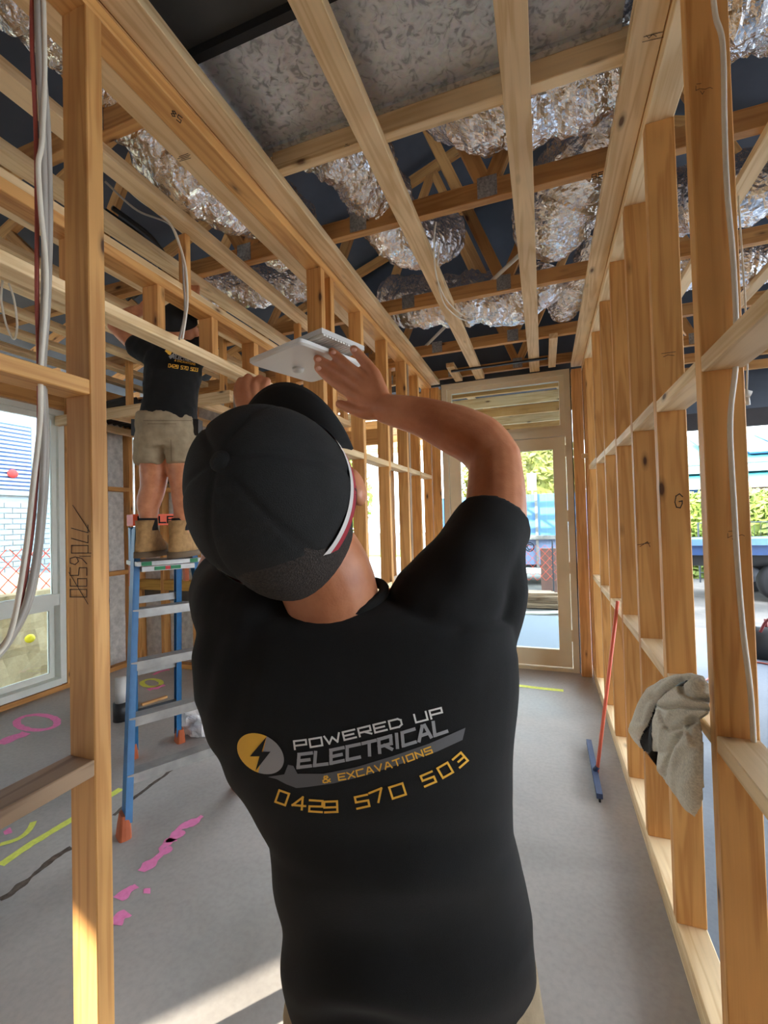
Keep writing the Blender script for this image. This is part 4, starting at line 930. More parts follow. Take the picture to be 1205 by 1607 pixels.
# trousers and boots
tr_ = MB(); hipc = (cp(462, 1600, .70) + cp(832, 1600, .70)) / 2
rows(tr_, [(1440, 470, 820, .70, .115), (1500, 462, 838, .70, .12), (1560, 458, 846, .70, .125), (1620, 456, 852, .70, .125), (1680, 458, 852, .70, .12)], 40, 2.4)
feet = []
for s in (-1, 1):
    hp = hipc + RH * (s * .095); ft = V((hipc.x, hipc.y, 0)) + RH * (s * .135) + FH * .02; feet.append(ft)
    limb(tr_, [hp + UP * .03, V((hp.x, hp.y, .60)) + RH * (s * .012), V((ft.x, ft.y, .40)), V((ft.x, ft.y, .10))], [.105, .095, .072, .062], 22)
tme = fuse('trousers', tr_, .007, 4); displace(tme, lambda co, no: .004 * nz(co, 12)); mobj('trousers', tme, M['khaki'], m1, True)
def boot(par, ft, fw, rt, k=1.0, z=0.0, sk=True):
    bm_ = MB(); f0 = V((ft.x, ft.y, z))
    bm_.loft([(f0 + UP * .03 * k - fw * .0 + fw * .02, rt * .048 * k, fw * .145 * k, 2.6), (f0 + UP * .06 * k + fw * .02, rt * .05 * k, fw * .14 * k, 2.5), (f0 + UP * .10 * k - fw * .01, rt * .047 * k, fw * .10 * k, 2.3), (f0 + UP * .16 * k - fw * .035, rt * .048 * k, fw * .065 * k, 2.2), (f0 + UP * .20 * k - fw * .035, rt * .052 * k, fw * .068 * k, 2.2)], 28)
    o = bm_.build('boot', M['suede'], par, True)
    MB().loft([(f0 + fw * .02, rt * .052 * k, fw * .150 * k, 2.8), (f0 + UP * .032 * k + fw * .02, rt * .051 * k, fw * .148 * k, 2.8)], 28).build('sole', M['sole'], o, True)
    for j in range(4): MB().tube([f0 + UP * (.085 + .025 * j) * k + fw * (.085 - .02 * j) * k - rt * .03 * k, f0 + UP * (.09 + .025 * j) * k + fw * (.10 - .025 * j) * k, f0 + UP * (.085 + .025 * j) * k + fw * (.085 - .02 * j) * k + rt * .03 * k], .0035, 6).build('lace', M['khaki'], o, True)
    return o
for ft in feet: boot(m1, ft, FH, RH)

# ------------------------------------------------------------------ man on the ladder
D2 = 2.50
def z5(x, y): return (160 + x / 5.74, 620 + y / 5.74)
m2 = thing('person', 'person in black t-shirt and khaki shorts standing on the blue step ladder', 'person', cp(258, 874, D2))
SR = [(535, 262, 300, D2 - .02, .05), (545, 238, 312, D2, .08), (560, 230, 317, D2, .105), (590, 230, 312, D2, .115), (625, 229, 308, D2, .115), (655, 222, 306, D2, .122), (667, 221, 306, D2, .124)]
b2 = MB(); rows(b2, SR[1:], 28, 2.3, .9)
hc2 = cp(283, 514, D2 - .03); u2 = camvec(.05, .75, -.65); f2 = (camvec(.1, .65, .75)); f2 = (f2 - u2 * f2.dot(u2)).normalized(); w2 = f2.cross(u2)
b2.ball(hc2, f2 * .098, w2 * .080, u2 * .11, 18, 12); b2.ball(hc2 - u2 * .07 + f2 * .03, f2 * .065, w2 * .06, u2 * .06, 14, 10); b2.ball(hc2 + f2 * .1 - u2 * .03, f2 * .018, w2 * .015, u2 * .025, 10, 6)
for s in (-1, 1): b2.ball(hc2 + w2 * (s * .088) - u2 * .015, f2 * .02, w2 * .012, u2 * .034, 10, 8)
limb(b2, [cp(281, 552, D2), cp(282, 534, D2), hc2 - u2 * .05], [.07, .062, .06])
limb(b2, [cp(240, 556, D2), cp(212, 540, D2 + .02), cp(182, 512, D2 + .04)], [.055, .048, .044]); limb(b2, [cp(182, 512, D2 + .04), cp(198, 496, D2 + .06), cp(222, 486, D2 + .08)], [.044, .04, .03])
for k in range(4): limb(b2, [cp(222, 486, D2 + .08), cp(229 + k, 482 + 3 * k, D2 + .10), cp(236 + k, 476 + 4 * k, D2 + .11)], [.018, .011, .009], 8, 3)
limb(b2, [cp(222, 486, D2 + .08), cp(222, 478, D2 + .06), cp(228, 472, D2 + .06)], [.018, .012, .010], 8, 3)
limb(b2, [cp(308, 560, D2), cp(326, 535, D2 + .06), cp(330, 508, D2 + .12)], [.055, .05, .045]); limb(b2, [cp(330, 508, D2 + .12), cp(318, 484, D2 + .16), cp(306, 464, D2 + .18)], [.044, .038, .028])
for k in range(4): limb(b2, [cp(306, 464, D2 + .18), cp(302 + 3 * k, 456, D2 + .18), cp(299 + 4 * k, 448, D2 + .18)], [.018, .011, .009], 8, 3)
limb(b2, [cp(306, 464, D2 + .18), cp(299, 459, D2 + .17), cp(295, 452, D2 + .17)], [.018, .012, .010], 8, 3)
for L in ([(246, 700, .085), (243, 728, .080), (240, 765, .066), (233, 790, .063), (233, 806, .050), (232, 822, .042), (232, 850, .042)], [(287, 700, .082), (284, 728, .078), (287, 765, .064), (289, 790, .062), (287, 806, .049), (285, 822, .042), (283, 850, .042)]):
    limb(b2, [cp(x, y, D2) for x, y, r in L], [r for x, y, r in L], 20)
bo2 = mobj('body', fuse('body', b2, .0075, 3), M['skin'], m2, True)
s2 = MB(); rows(s2, SR, 36, 2.4); limb(s2, [cp(252, 562, D2), cp(234, 553, D2 + .01), cp(217, 545, D2 + .02)], [.08, .072, .066]); limb(s2, [cp(300, 562, D2), cp(312, 552, D2 + .02), cp(322, 541, D2 + .05)], [.08, .072, .064])
sm2 = fuse('tshirt', s2, .009, 4); displace(sm2, lambda co, no: .010 * nz(co, 9) + .004 * nz(co, 25)); sh2 = mobj('tshirt', sm2, M['black_fab'], m2, True)
bvh2 = BVHTree.FromPolygons([v.co.copy() for v in sm2.vertices], [tuple(p.vertices) for p in sm2.polygons])
def on2(q, off=.006):
    d = ray(q[0], q[1]).normalized(); h = bvh2.ray_cast(CAM, d); return None if h[0] is None else h[0] - d * off
def prn2(polys, th, mt, step=2.5):
    mb = MB(); strokes(mb, polys, th, on2, step); mb.build('lettering', M[mt], sh2)
prn2(text_line('POWERED UP', [(272, 556), (304, 563)], 1, .3, 2.6, .5), .7, 'print_white'); prn2(text_line('ELECTRICAL', [(272, 562), (306, 569)], 1, .3, 4.2, .5), 1.2, 'print_grey'); prn2(text_line('& EXCAVATIONS', [(274, 566.5), (306, 573)], 1, .3, 2.4, .5), .6, 'print_gold')
prn2(text_line('0429 570 503', [(264, 576), (310, 583)], 1, .35, 5.0, .7), .95, 'print_gold')
mb = MB(); strokes(mb, [[(262, 550.5), (266, 554), (267, 551)]], 5, on2, 2); mb.build('logo', M['print_gold'], sh2); mb = MB(); strokes(mb, [[(268, 560), (271, 558)]], 5, on2, 2); mb.build('logo', M['print_grey'], sh2)
# cap and hair on him
c2 = MB().ball(hc2 + u2 * .03, f2 * .108, w2 * .092, u2 * .10, 30, 18); cm = c2.mesh('cap'); bm = bmesh.new(); bm.from_mesh(cm)
bmesh.ops.delete(bm, geom=[f for f in bm.faces if (f.calc_center_median() - hc2).dot(u2) < .015], context='FACES'); bm.to_mesh(cm); bm.free(); k2 = mobj('cap', cm, M['cap_fab'], m2, True)
MB().loft([(hc2 + u2 * .02 + f2 * .10, w2 * .08, f2 * .03, 2.2), (hc2 + u2 * .012 + f2 * .14, w2 * .07, f2 * .035, 2.2)], 20).build('cap_brim', M['brim_fab'], k2, True)
# shorts
st = MB(); rows(st, [(651, 222, 305, D2, .12), (670, 219, 307, D2, .135), (692, 217, 310, D2, .14), (706, 217, 310, D2, .13)], 32, 2.5)
for L, R in ((217, 266), (266, 309)): rows(st, [(695, L, R, D2, .12), (712, L, R - (1 if L < 240 else 0), D2, .115), (729, L + 2, R - (4 if L < 240 else 2), D2, .11)], 28, 2.5)
stm = fuse('shorts', st, .009, 3); displace(stm, lambda co, no: .012 * nz(co, 10, 4) + .006 * nz(co, 26, 1)); sho = mobj('shorts', stm, M['khaki'], m2, True)
bvh3 = BVHTree.FromPolygons([v.co.copy() for v in stm.vertices], [tuple(p.vertices) for p in stm.polygons])
def on3(q):
    d = ray(q[0], q[1]).normalized(); h = bvh3.ray_cast(CAM, d); return None if h[0] is None else h[0] - d * .004
mb = MB(); strokes(mb, [[(232, 665), (276, 665)], [(225, 660), (304, 660)], [(268, 690), (269, 727)]], .8, on3, 4); mb.build('stitching', M['sole'], sho)
for (x, y) in ((216, 672), (309, 672)): MB().obox(cp(x, y, D2), CR, CU, CF, .02, .045, .03).build('tool_pouch', M['cable_black'], m2)
for x, xe in ((232, 0), (283, 0)):
    c = cp(x, 874, D2); c0 = V((c.x, c.y, 0)); bt = boot(m2, V((c.x, c.y, 0)) + FH * .03, FH, RH, 1.02, c.z)
    MB().tube([cp(x + .5, 832, D2), cp(x + .5, 813, D2)], [.050, .047], 20).build('sock', M['sock'], m2, True)

# ------------------------------------------------------------------ sweatshirt over the right wall nogging
sw = thing('sweatshirt', 'grey marl hooded sweatshirt slung over a nogging of the right wall', 'sweatshirt', onx(1070, 1120, .37))
def zs(x, y): return (960 + x / 5.95, 1030 + y / 5.95)
OUT = np.array([zs(*p) for p in ((150, 700), (200, 600), (260, 450), (350, 320), (470, 220), (600, 175), (760, 160), (880, 195), (925, 260), (925, 540), (840, 580), (870, 740), (880, 1000), (872, 1240), (860, 1400), (790, 1512), (700, 1450), (600, 1300), (490, 1160), (425, 1080), (445, 900), (345, 908), (285, 885), (200, 780))])
HOLE = np.array([zs(*p) for p in ((705, 245), (610, 300), (500, 370), (440, 440), (405, 560), (350, 690), (290, 820), (300, 895), (400, 900), (440, 820), (455, 680), (448, 540), (470, 440), (560, 370), (690, 285))])
CREASE = [(((700, 260), (560, 350), (450, 430), (425, 560), (370, 700), (330, 860)), .050, 6.0), (((770, 250), (715, 320), (735, 385), (830, 432), (900, 415)), .026, 4.0), (((520, 505), (600, 522), (760, 508), (915, 500)), .024, 3.5), (((520, 560), (560, 660), (620, 728), (700, 700), (800, 600)), .020, 3.5),
          (((800, 620), (665, 840), (570, 1050), (505, 1135)), .026, 4.0), (((450, 1080), (500, 1135), (560, 1110)), .014, 3.0), (((730, 690), (780, 780), (800, 860)), -.010, 3.0), (((400, 230), (330, 400), (270, 560), (210, 690)), -.012, 5.0), (((560, 240), (460, 330), (370, 480), (320, 640)), .012, 4.0), (((640, 560), (560, 700), (500, 900)), -.012, 4.0), (((700, 900), (640, 1100), (620, 1250)), -.010, 6.0), (((180, 650), (240, 720), (310, 790)), .006, 2.0), (((165, 680), (225, 750), (295, 820)), .006, 2.0), (((480, 900), (560, 930), (620, 900)), .006, 3.0)]
def segdist(P, poly, closed):
    d = np.full(len(P), 1e9); Q = np.vstack([poly, poly[:1]]) if closed else poly
    for a, b_ in zip(Q[:-1], Q[1:]):
        ab = b_ - a; t = np.clip(((P - a) @ ab) / (ab @ ab + 1e-9), 0, 1); d = np.minimum(d, np.hypot(*(P - a - t[:, None] * ab).T))
    return d
def inpoly(P, poly):
    c = np.zeros(len(P), bool); j = len(poly) - 1
    for i_ in range(len(poly)):
        yi, yj = poly[i_, 1], poly[j, 1]; cond = (yi > P[:, 1]) != (yj > P[:, 1])
        xi = (poly[j, 0] - poly[i_, 0]) * (P[:, 1] - yi) / (yj - yi + 1e-12) + poly[i_, 0]; c ^= cond & (P[:, 0] < xi); j = i_
    return c
stp = 1.4; gx = np.arange(982, 1118, stp); gy = np.arange(1052, 1290, stp)
GP = np.array([(x, y) for x in gx for y in gy]); ins = inpoly(GP, OUT); de = segdist(GP, OUT, True)
hh = .012 + .10 * (1 - np.exp(-de / 11.0))
for pl_, dep, wd_ in CREASE:
    hh = hh - 1.9 * dep * np.exp(-(segdist(GP, np.array([zs(*p) for p in pl_]), False) / wd_) ** 2)
hh = hh + .014 * np.array([noise.noise(V((p[0] * .05 + p[1] * .03, p[1] * .012, 7))) for p in GP]) + .005 * np.array([noise.noise(V((p[0] * .08, p[1] * .05, 3))) for p in GP]); hh = np.maximum(hh, .004)
hole = inpoly(GP, HOLE); NYg = len(gy); mf, ml = MB(), MB()
cdir = ((CAM - onx(1070, 1150, .37)).normalized() * .85 + V((-.22, 0, .10)))
front = [onx(p[0], p[1], .366) + cdir * h_ for p, h_ in zip(GP, hh)]; backp = [onx(p[0], p[1], .374) for p in GP]
ff, fl_ = [], []
for i_ in range(len(gx) - 1):
    for j_ in range(NYg - 1):
        q = (i_ * NYg + j_, i_ * NYg + j_ + 1, (i_ + 1) * NYg + j_ + 1, (i_ + 1) * NYg + j_)
        if not all(ins[k] for k in q): continue
        (fl_ if sum(hole[k] for k in q) >= 2 else ff).append(q)
NG = len(GP); mf.add(front + backp, ff + [tuple(k + NG for k in q[::-1]) for q in ff + fl_])
def clean(mb, nm, mt):
    me = bpy.data.meshes.new(nm); me.from_pydata([tuple(v) for v in mb.v], [], mb.f); bm = bmesh.new(); bm.from_mesh(me)
    bmesh.ops.delete(bm, geom=[v for v in bm.verts if not v.link_faces], context='VERTS')
    if nm == 'fleece':
        be = [e for e in bm.edges if e.is_boundary]
        try: bmesh.ops.bridge_loops(bm, edges=be)
        except Exception: pass
    for _ in range(2): bmesh.ops.smooth_vert(bm, verts=bm.verts, factor=.4, use_axis_x=True, use_axis_y=True, use_axis_z=True)
    bm.to_mesh(me); bm.free(); return mobj(nm, me, M[mt], sw, True)
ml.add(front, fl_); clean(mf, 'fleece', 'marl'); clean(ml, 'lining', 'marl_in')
cable('drawcord', '', [onx(1062, 1078, .345), onx(1070, 1073, .343), onx(1078, 1070, .343)], .004, 'cable_black', parent=sw)

# ------------------------------------------------------------------ marks on the timber
def mark(par, polys, th, place): mb = MB(); strokes(mb, polys, th, place, 6); return mb.build('marking', M['ink'], par)
def pstub(parent_wall): return parent_wall
yp = .8325
def vtext(txt, x, y, w, h, gap):   # text turned to read downwards: along +y, up = +x
    return text_cells(txt, [(x, y + k * (w + gap), 0, w, h, 0) for k in range(len(txt))])
mark(wl, vtext('770', 112, 824, 12, 26, 4), 1.2, lambda q: ony(q[0], q[1], yp)); mark(wl, vtext('6590', 110, 874, 12, 26, 5), 1.2, lambda q: ony(q[0], q[1], yp))
mark(wl, [[(114, 793), (141, 835)], [(108, 898), (138, 948)], [(124, 868), (143, 868)], [(125, 873), (142, 873)]], 1.0, lambda q: ony(q[0], q[1], yp))
mark(wr, text_cells('G', [(1059, 797, 12, 0, 0, -22)]), 1.6, lambda q: ony(q[0], q[1], 1.8035))
for (x, y, Y) in ((1142, 842, 1.3285), (1092, 140, 1.3285)):
    mark(wr, [[(x, y - 5), (x, y + 2), (x + 6, y - 1), (x + 14, y), (x + 22, y - 3), (x + 26, y - 1)], [(x + 7, y + 3), (x + 10, y + 8), (x + 13, y + 3)], [(x + 1, y - 8), (x + 8, y - 9)]], .8, lambda q: ony(q[0], q[1], Y))
mark(wr, [[(1038, 555), (1060, 552)], [(1041, 560), (1048, 557), (1058, 558)]], .8, lambda q: ony(q[0], q[1], 1.8035))
mark(wr, [[(1000, 855), (1020, 852)], [(1004, 858), (1016, 850), (1020, 858)]], .8, lambda q: ony(q[0], q[1], 2.2535))
mark(ce, [[(1010, 58), (1040, 50)], [(1008, 66), (1042, 58)], [(1014, 56), (1018, 60), (1024, 54), (1030, 57)]], 1.0, lambda q: onz(q[0], q[1], ZB + .0005))
mark(wl, text_cells('8S', [(268, 180, 6, 5, 3, -8), (277, 188, 6, 5, 3, -8)]), 1.3, lambda q: onz(q[0], q[1], 2.8935))
mark(ce, text_cells('95', [(928, 282, 7, -2, 1, -8), (938, 279, 7, -2, 1, -8)]), 1.2, lambda q: ony(q[0], q[1], 2.0985))
for a in ([(279, 249), (298, 243)], [(282, 253), (299, 248)], [(540, 230), (548, 228)]):
    mark(ce, [a, [(a[0][0] + 2, a[0][1] - 3), (a[1][0] - 3, a[1][1] - 2)]], 1.0, lambda q: onz(q[0], q[1], ZB - .0008))

# ================================================================== OUTSIDE
gr = MB().box(-40, 40, -12, 60, -.30, -.13).build('ground', M['gravel']); tag(gr, 'bare gravel ground around the house', 'ground', kind='structure')
dv = MB().box(.505, 7.5, -4.5, 7.0, -.128, -.02).build('carport_slab', M['drive']); tag(dv, 'pale concrete carport slab beyond the right stud wall', 'slab', kind='structure')
pd = MB().box(-2.6, .50, 4.80, 7.4, -.128, -.03).build('door_path', M['drive']); tag(pd, 'concrete path outside the glazed door', 'path', kind='structure')
rd = MB().box(-40, 40, 13.5, 19, -.128, -.10).build('road', M['slab']); tag(rd, 'grey street running behind the house', 'road', kind='structure')
gs = MB().box(-40, 40, 19, 23, -.128, 0).build('verge', M['grass']); tag(gs, 'green grass verge along the far side of the street', 'grass', kind='structure')
vr = thing('verandah_roof', 'open timber verandah roof frame seen through the transom light', 'roof', (-2, 7, 2.95), kind='structure')
for k, y in enumerate((5.25, 5.85, 6.45, 7.05, 7.65, 8.25, 8.85)): tb('joist', -5.2, .42, y, y + .045, 2.93, 3.06, 'pale' if k % 2 else 'amber', vr)
for x in (-4.6, -3.4, -2.2, -1.0, .1): beam('brace', (x, 5.2, 3.10), (x + .7, 8.9, 3.10), .07, .035, 'pale', vr)
MB().box(-1.3, .45, 4.85, 9.1, 3.13, 3.17).build('lining', M['roofwrap'], vr); MB().box(-5.3, -1.31, 4.85, 5.7, 3.13, 3.17).build('lining', M['roofwrap'], vr)
for k, x in enumerate((-5.1, -2.6, .3)): tb('post', x, x + .09, 8.85, 8.94, -.12, 2.93, 'pine', vr)
# carport beam
z0, z1 = ony(1166, 669, 6.0).z, ony(1166, 642, 6.0).z
tag(MB().box(.45, 9, 6.0, 6.06, z0, z1).build('carport_beam', M['darkwood']), 'dark fascia beam across the carport opening', 'beam')
tag(MB().box(.45, 9, 6.0, 6.05, z1 + .002, 3.2).build('carport_fascia', M['roofwrap']), 'blue-grey wrapped gable strip above the carport beam', 'fascia', kind='structure')
for x in (3.3, 7.2): tag(tb('carport_post', x, x + .09, 5.9, 5.99, -.02, z0, 'pine'), 'timber post under the carport beam, ' + ('nearer the right stud wall' if x < 4 else 'at its far end'), 'post')
def leafy(name, label, c, rx, ry, rz, n, mat, cat, seed, size=.16, group=None):
    rng = random.Random(seed); mb = MB()
    core = V(c)
    for _ in range(n):
        d = V((rng.gauss(0, 1), rng.gauss(0, 1), rng.gauss(0, 1))).normalized(); r = .72 + .33 * rng.random()
        p = core + V((d.x * rx * r, d.y * ry * r, d.z * rz * r)); a = V((rng.gauss(0, 1), rng.gauss(0, 1), rng.gauss(0, 1))).normalized(); b_ = a.orthogonal().normalized()
        s_ = size * (.6 + .8 * rng.random()); mb.add([p - a * s_, p + b_ * s_ * .5, p + a * s_, p - b_ * s_ * .5], [(0, 1, 2, 3)])
    t = thing(name, label, cat, (c[0], c[1], -.13), group); mb.build('foliage', mat, t)
    co = MB().ball(c, V((rx * .78, 0, 0)), V((0, ry * .78, 0)), V((0, 0, rz * .8)), 20, 12); co.build('inner_foliage', mat, t, True)
    MB().tube([(c[0], c[1], -.13), (c[0], c[1], c[2])], [.12, .08], 8).build('trunk', M['timberpile'], t, True); return t
leafy('tree', 'yellow-green tree seen through the glazed door', (-.9, 22.0, 3.0), 2.8, 1.6, 3.0, 5200, M['leaf2'], 'tree', 1, .17)
leafy('tree', 'green tree behind the street beyond the left room', (-12.5, 23, 3.0), 3.4, 2, 3.2, 3500, M['leaf'], 'tree', 2, .2)
leafy('tree', 'broad tree far behind the left room', (-21.5, 21, 3.0), 4, 2, 3.4, 3000, M['leaf'], 'tree', 3, .22)
# hedge along the neighbour garden to the right
for k, x in enumerate((4.4, 7.1, 9.8)):
    mb = MB(); rng = random.Random(k + 40); c = V((x, 13.6 - 0 * k, .9))
    for _ in range(3600):
        f = rng.random(); p = c + V((rng.uniform(-1.25, 1.25), rng.choice((-1, -1, 1)) * .5 + rng.gauss(0, .05), rng.uniform(-1.0, 1.0)))
        if f < .35: p.z = c.z + 1.0 + rng.gauss(0, .06); p.y = c.y + rng.uniform(-.5, .5)
        a = V((rng.gauss(0, 1), rng.gauss(0, 1), rng.gauss(0, 1))).normalized(); b_ = a.orthogonal().normalized(); s_ = .06 + .06 * rng.random()
        mb.add([p - a * s_, p + b_ * s_ * .55, p + a * s_, p - b_ * s_ * .55], [(0, 1, 2, 3)])
    t = thing('hedge', ('clipped hedge right behind the near studs of the right wall', 'clipped hedge section beyond the near right stud', 'clipped hedge section at the far right of the garden')[k], 'hedge', (x, 13.6, -.13), 'hedge sections across the driveway'); mb.build('foliage', M['leaf'], t); MB().box(x - 1.2, x + 1.2, 13.15, 14.05, -.12, 1.85).build('inner_foliage', M['leaf'], t)
# wire fence in front of hedge
fn = thing('wire_fence', 'low black wire fence in front of the hedge', 'fence', (6.5, 12.4, -.13))
for x in np.arange(3.4, 10, 1.0): MB().tube([(x, 12.4, -.13), (x, 12.4, 1.28)], .02, 6).build('post', M['steel_dark'], fn)
for z in (.1, 1.26): MB().tube([(3.4, 12.4, z), (10, 12.4, z)], .012, 6).build('rail', M['steel_dark'], fn)
mb = MB()
for x in np.arange(3.4, 10, .12): mb.bar((x, 12.4, .1), (x, 12.4, 1.26), .006, .006, (0, 1, 0))
mb.build('infill', M['steel_dark'], fn)['kind'] = 'stuff'
# neighbour house right
nh = thing('neighbour_house', 'neighbour house with teal sheet roof and solar panels', 'house', (9, 20, -.1))
MB().box(3.2, 18, 20.0, 27, -.1, 3.0).build('wall', M['brickdark'], nh); MB().box(2.6, 18.5, 19.3, 20.0, 2.95, 3.25).build('gutter', M['offwhite'], nh)
MB().prism([(2.5, 19.2, 3.25), (2.5, 24, 5.0), (2.5, 28, 3.25)], (16, 0, 0)).build('roof', M['teal'], nh)
mb = MB(); mb.prism([(3, 17.9, 2.45), (3, 20, 3.0), (3, 20, 2.9), (3, 17.9, 2.35)], (15, 0, 0)); mb.build('verandah_roof', M['teal'], nh); MB().box(2.9, 18, 17.75, 17.9, 2.30, 2.50).build('fascia', M['offwhite'], nh)
for k in range(6):
    x = 6.0 + 1.15 * k; MB().prism([(x, 19.9, 3.62), (x + 1.05, 19.9, 3.62), (x + 1.05, 22.6, 4.62), (x, 22.6, 4.62)], (0, -.02, .06)).build('solar_panel', M['solar'], nh)
for x in (5.2, 8.5, 12): MB().box(x, x + 1.6, 19.96, 20, 1.0, 2.4).build('window', M['solar'], nh)
# truck on the street side of the driveway
tk = thing('flatbed_truck', 'navy flatbed truck parked beyond the carport', 'truck', (4.6, 10.4, -.13))
MB().box(2.0, 6.6, 9.75, 11.4, .72, .98).build('tray', M['truckblue'], tk); MB().box(2.0, 6.6, 9.70, 9.75, .90, 1.02).build('tray_edge', M['trayblue'], tk)
MB().box(2.1, 6.4, 10.2, 10.9, .48, .72).build('chassis', M['cable_black'], tk); MB().box(4.9, 6.2, 9.80, 9.9, .30, .72).build('toolbox', M['steel_dark'], tk)
mb = MB().loft([(V((6.9, 10.55, .35)), V((.25, 0, 0)), V((0, .85, 0)), 6), (V((7.6, 10.55, .35)), V((1.0, 0, 0)), V((0, .85, 0)), 6), (V((7.6, 10.55, 1.2)), V((1.0, 0, 0)), V((0, .85, 0)), 5), (V((7.4, 10.55, 1.9)), V((.7, 0, 0)), V((0, .75, 0)), 5)], 28); mb.build('cab', M['truckblue'], tk, True)
for x in (3.95, 7.7):
    for y in (9.78, 11.1):
        w = MB().tube([(x, y, .22), (x, y + .03, .22), (x, y + .22, .22), (x, y + .25, .22)], [.31, .35, .35, .31], 28).build('wheel', M['tyre'], tk, True); MB().tube([(x, y - .012, .22), (x, y + .02, .22)], [.12, .20], 20).build('rim', M['rim'], w, True)
tg = thing('tool_bag', 'dark red tool bag on the carport slab', 'bag', (2.15, 5.75, -.02))
o = MB().loft([(V((2.2, 5.75, -.02)), V((.22, 0, 0)), V((0, .14, 0)), 4), (V((2.2, 5.75, .18)), V((.23, 0, 0)), V((0, .14, 0)), 4), (V((2.2, 5.75, .30)), V((.2, 0, 0)), V((0, .08, 0)), 3)], 28).build('bag_body', M['cable_black'], tg, True)
MB().tube(spline([(2.05, 5.64, .26), (2.12, 5.62, .40), (2.28, 5.62, .40), (2.35, 5.64, .26)], 6), .014, 8).build('handle', M['red_tool'], tg, True)
for k in range(4): MB().tube([(2.04 + .1 * k, 5.74, .2), (2.02 + .11 * k, 5.72, .38)], .016, 8).build('tool_handle', M['red_tool' if k % 2 else 'alu'], tg, True)
cable('extension_lead', 'red extension lead trailing over the carport slab', [(1.2, 4.6, -.01), (1.6, 5.2, -.01), (1.9, 5.5, -.01), (2.3, 5.35, -.01), (2.9, 5.6, -.01)], .008, 'cable_red')
# ---- through the glazed door
ty = thing('trailer', 'pale blue sheet sided trailer standing outside the glazed door', 'trailer', (-.6, 11.5, -.13))
MB().box(-2.6, 1.2, 11.2, 11.26, 1.05, 2.05).build('upper_panel', M['skyblue'], ty); MB().box(-2.6, 1.2, 11.2, 11.26, .38, 1.02).build('lower_panel', M['bluesheet'], ty); MB().box(-2.7, 1.3, 11.12, 11.2, .98, 1.07).build('side_rail', M['alu'], ty)
MB().box(-2.6, 1.2, 11.28, 13.0, .30, .40).build('deck', M['steel_dark'], ty)
for x in (-2.6, -1.4, -.2, 1.1): MB().box(x, x + .06, 11.14, 11.2, .3, 2.1).build('post', M['alu'], ty)
for x in (-1.0, .9):
    w = MB().tube([(x, 11.0, .2), (x, 11.2, .2)], [.32, .32], 24).build('wheel', M['tyre'], ty, True); MB().tube([(x, 10.98, .2), (x, 11.0, .2)], [.1, .17], 16).build('rim', M['rim'], w, True)
mb = MB(); strokes(mb, [[(.10 * math.cos(t), .10 * math.sin(t)) for t in np.linspace(0, 6.28, 20)], [(.05, .05), (-.02, .06), (-.06, 0), (-.02, -.06), (.05, -.05)]], .022, lambda q: V((-.35 + q[0], 11.195, .80 + q[1])), .05); mb.build('emblem', M['steel_dark'], ty)
def mesh_fence(label, p0, p1, z0, z1, cell=.16):
    p0 = V(p0); p1 = V(p1); L = (p1 - p0).length; d = (p1 - p0).normalized(); mb = MB(); t = thing('barrier_fence', label, 'fence', (p0 + p1) / 2 + V((0, 0, z0 - .0)))
    n = int(L / cell); H = z1 - z0
    for k in range(-3, n + 1):
        for s in (0, 1):
            xa = k * cell; xb_ = xa + H * .9; za, zb = (z0, z1) if s == 0 else (z1, z0)
            ca, cb_ = max(0, xa), min(L, xb_)
            if cb_ - ca < .02: continue
            fa = (ca - xa) / (xb_ - xa); fb = (cb_ - xa) / (xb_ - xa); mb.bar(p0 + d * ca + UP * (za + (zb - za) * fa), p0 + d * cb_ + UP * (za + (zb - za) * fb), .012, .006, (0, 0, 1))
    mb.build('net', M['fence_mesh'], t)['kind'] = 'stuff'
    for k in range(4): q = p0 + d * (L * k / 3); MB().tube([q + UP * -.13, q + UP * (z1 + .08)], .015, 6).build('stake', M['steel_dark'], t)
mesh_fence('orange diamond mesh barrier outside the glazed door', (-1.6, 9.4, 0), (1.0, 9.4, 0), .25, .95)
mesh_fence('orange diamond mesh barrier outside the left window', (-5.6, 1.2, 0), (-5.6, 4.6, 0), .80, 1.30)
pk = thing('plank_stack', 'stack of weathered planks outside the glazed door', 'planks', (-.4, 8.6, -.13))
for k in range(6):
    for j in range(3): a = .04 * math.sin(k * 2.1 + j); beam('plank', (-1.5 + .1 * j, 8.45 + .12 * j + a, -.11 + .045 * k + .02), (.42 - .12 * k * .4 - .05 * j, 8.45 + .12 * j - a, -.11 + .045 * k + .02), .11, .04, 'timberpile', pk)
cable('white_pipe', 'white plastic pipe lying on the gravel outside the glazed door', [(-1.3, 7.9, -.1), (-.4, 7.85, -.1), (.2, 8.05, -.1)], .03, 'conduit', 'pipe', 10)
tag(MB().box(-.1, .35, 9.9, 10.0, -.13, .85).build('brick_pier', M['brickdark']), 'dark brick pier beside the trailer outside the glazed door', 'pier')
sg = thing('street_sign', 'small white street sign in front of the yellow-green tree', 'sign', (-.35, 16.5, -.1)); MB().box(-.52, -.22, 16.5, 16.52, 2.45, 3.05).build('sign_panel', M['sign'], sg); MB().tube([(-.36, 16.53, -.1), (-.36, 16.53, 3.1)], .03, 8).build('pole', M['alu'], sg)
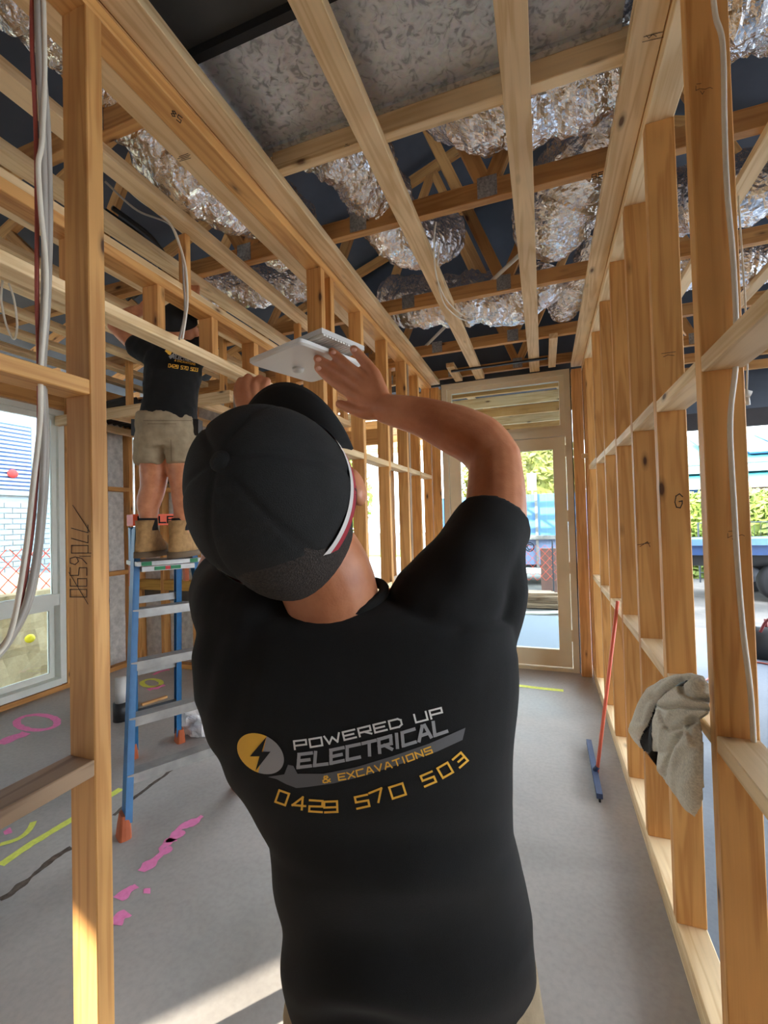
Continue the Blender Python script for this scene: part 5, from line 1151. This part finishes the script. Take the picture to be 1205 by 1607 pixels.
# ---- through the left window
nw = thing('neighbour_wall', 'white painted brick neighbour wall outside the left window', 'house', (-8.1, 3.5, -.13))
wlb = MB().box(-8.4, -8.05, -3, 9, -.13, 5.5).build('wall', M['whitewall'], nw)
bm_ = MB().box(-8.05, -8.03, 0, .228, 0, .074).mesh('brick'); bm_.materials.append(M['whitewall']); cnt = 0
for r in range(22):
    for k in range(13):
        if cnt >= 286: break
        y = 3.2 + .24 * k + (.12 if r % 2 else 0); z = .85 + .086 * r
        if 3.55 < y + .1 < 5.15 and z > 1.95: continue
        o = bpy.data.objects.new('brick', bm_); COL.objects.link(o); o.parent = wlb; o.location = V((0, y, z)); cnt += 1
w2_ = MB().box(-8.05, -8.0, 3.6, 5.1, 2.08, 3.3).build('window_frame', M['offwhite'], nw); MB().box(-8.0, -7.99, 3.68, 5.02, 2.16, 3.22).build('pane', M['solar'], w2_)
for k in range(16): MB().box(-7.985, -7.975, 3.70, 5.0, 2.18 + .065 * k, 2.215 + .065 * k).build('blind_slat', M['offwhite'], w2_)
MB().ball((-7.96, 4.72, 2.42), V((.02, 0, 0)), V((0, .08, 0)), V((0, 0, .07)), 14, 8).build('red_ornament', M['red_stk'], w2_, True)
mb = MB(); vs = []; n = 40
for i in range(n + 1):
    for j in range(13):
        y = .4 + 4.4 * i / n; z = -.14 + .95 * j / 12; p = V((-5.15 - .25 * (j / 12), y, z)); p.x += .12 * noise.noise(p * 3) + .05 * noise.noise(p * 9); vs.append(p)
    vs.append((-8.1, .4 + 4.4 * i / n, .85))
mb.add(vs, [(i * 14 + j, i * 14 + j + 1, (i + 1) * 14 + j + 1, (i + 1) * 14 + j) for i in range(n) for j in range(13)])
tag(mb.build('rock_cutting', M['rock'], None, False), 'cut rock bank just outside the left window', 'rock', kind='structure')
p = onx(47, 1002, -5.05); tag(MB().ball(p, V((.03, 0, 0)), V((0, .05, 0)), V((0, 0, .045)), 12, 8).build('yellow_cap', M['yellow_tag'], None, True), 'yellow plastic cap stuck in the rock bank outside the window', 'cap')
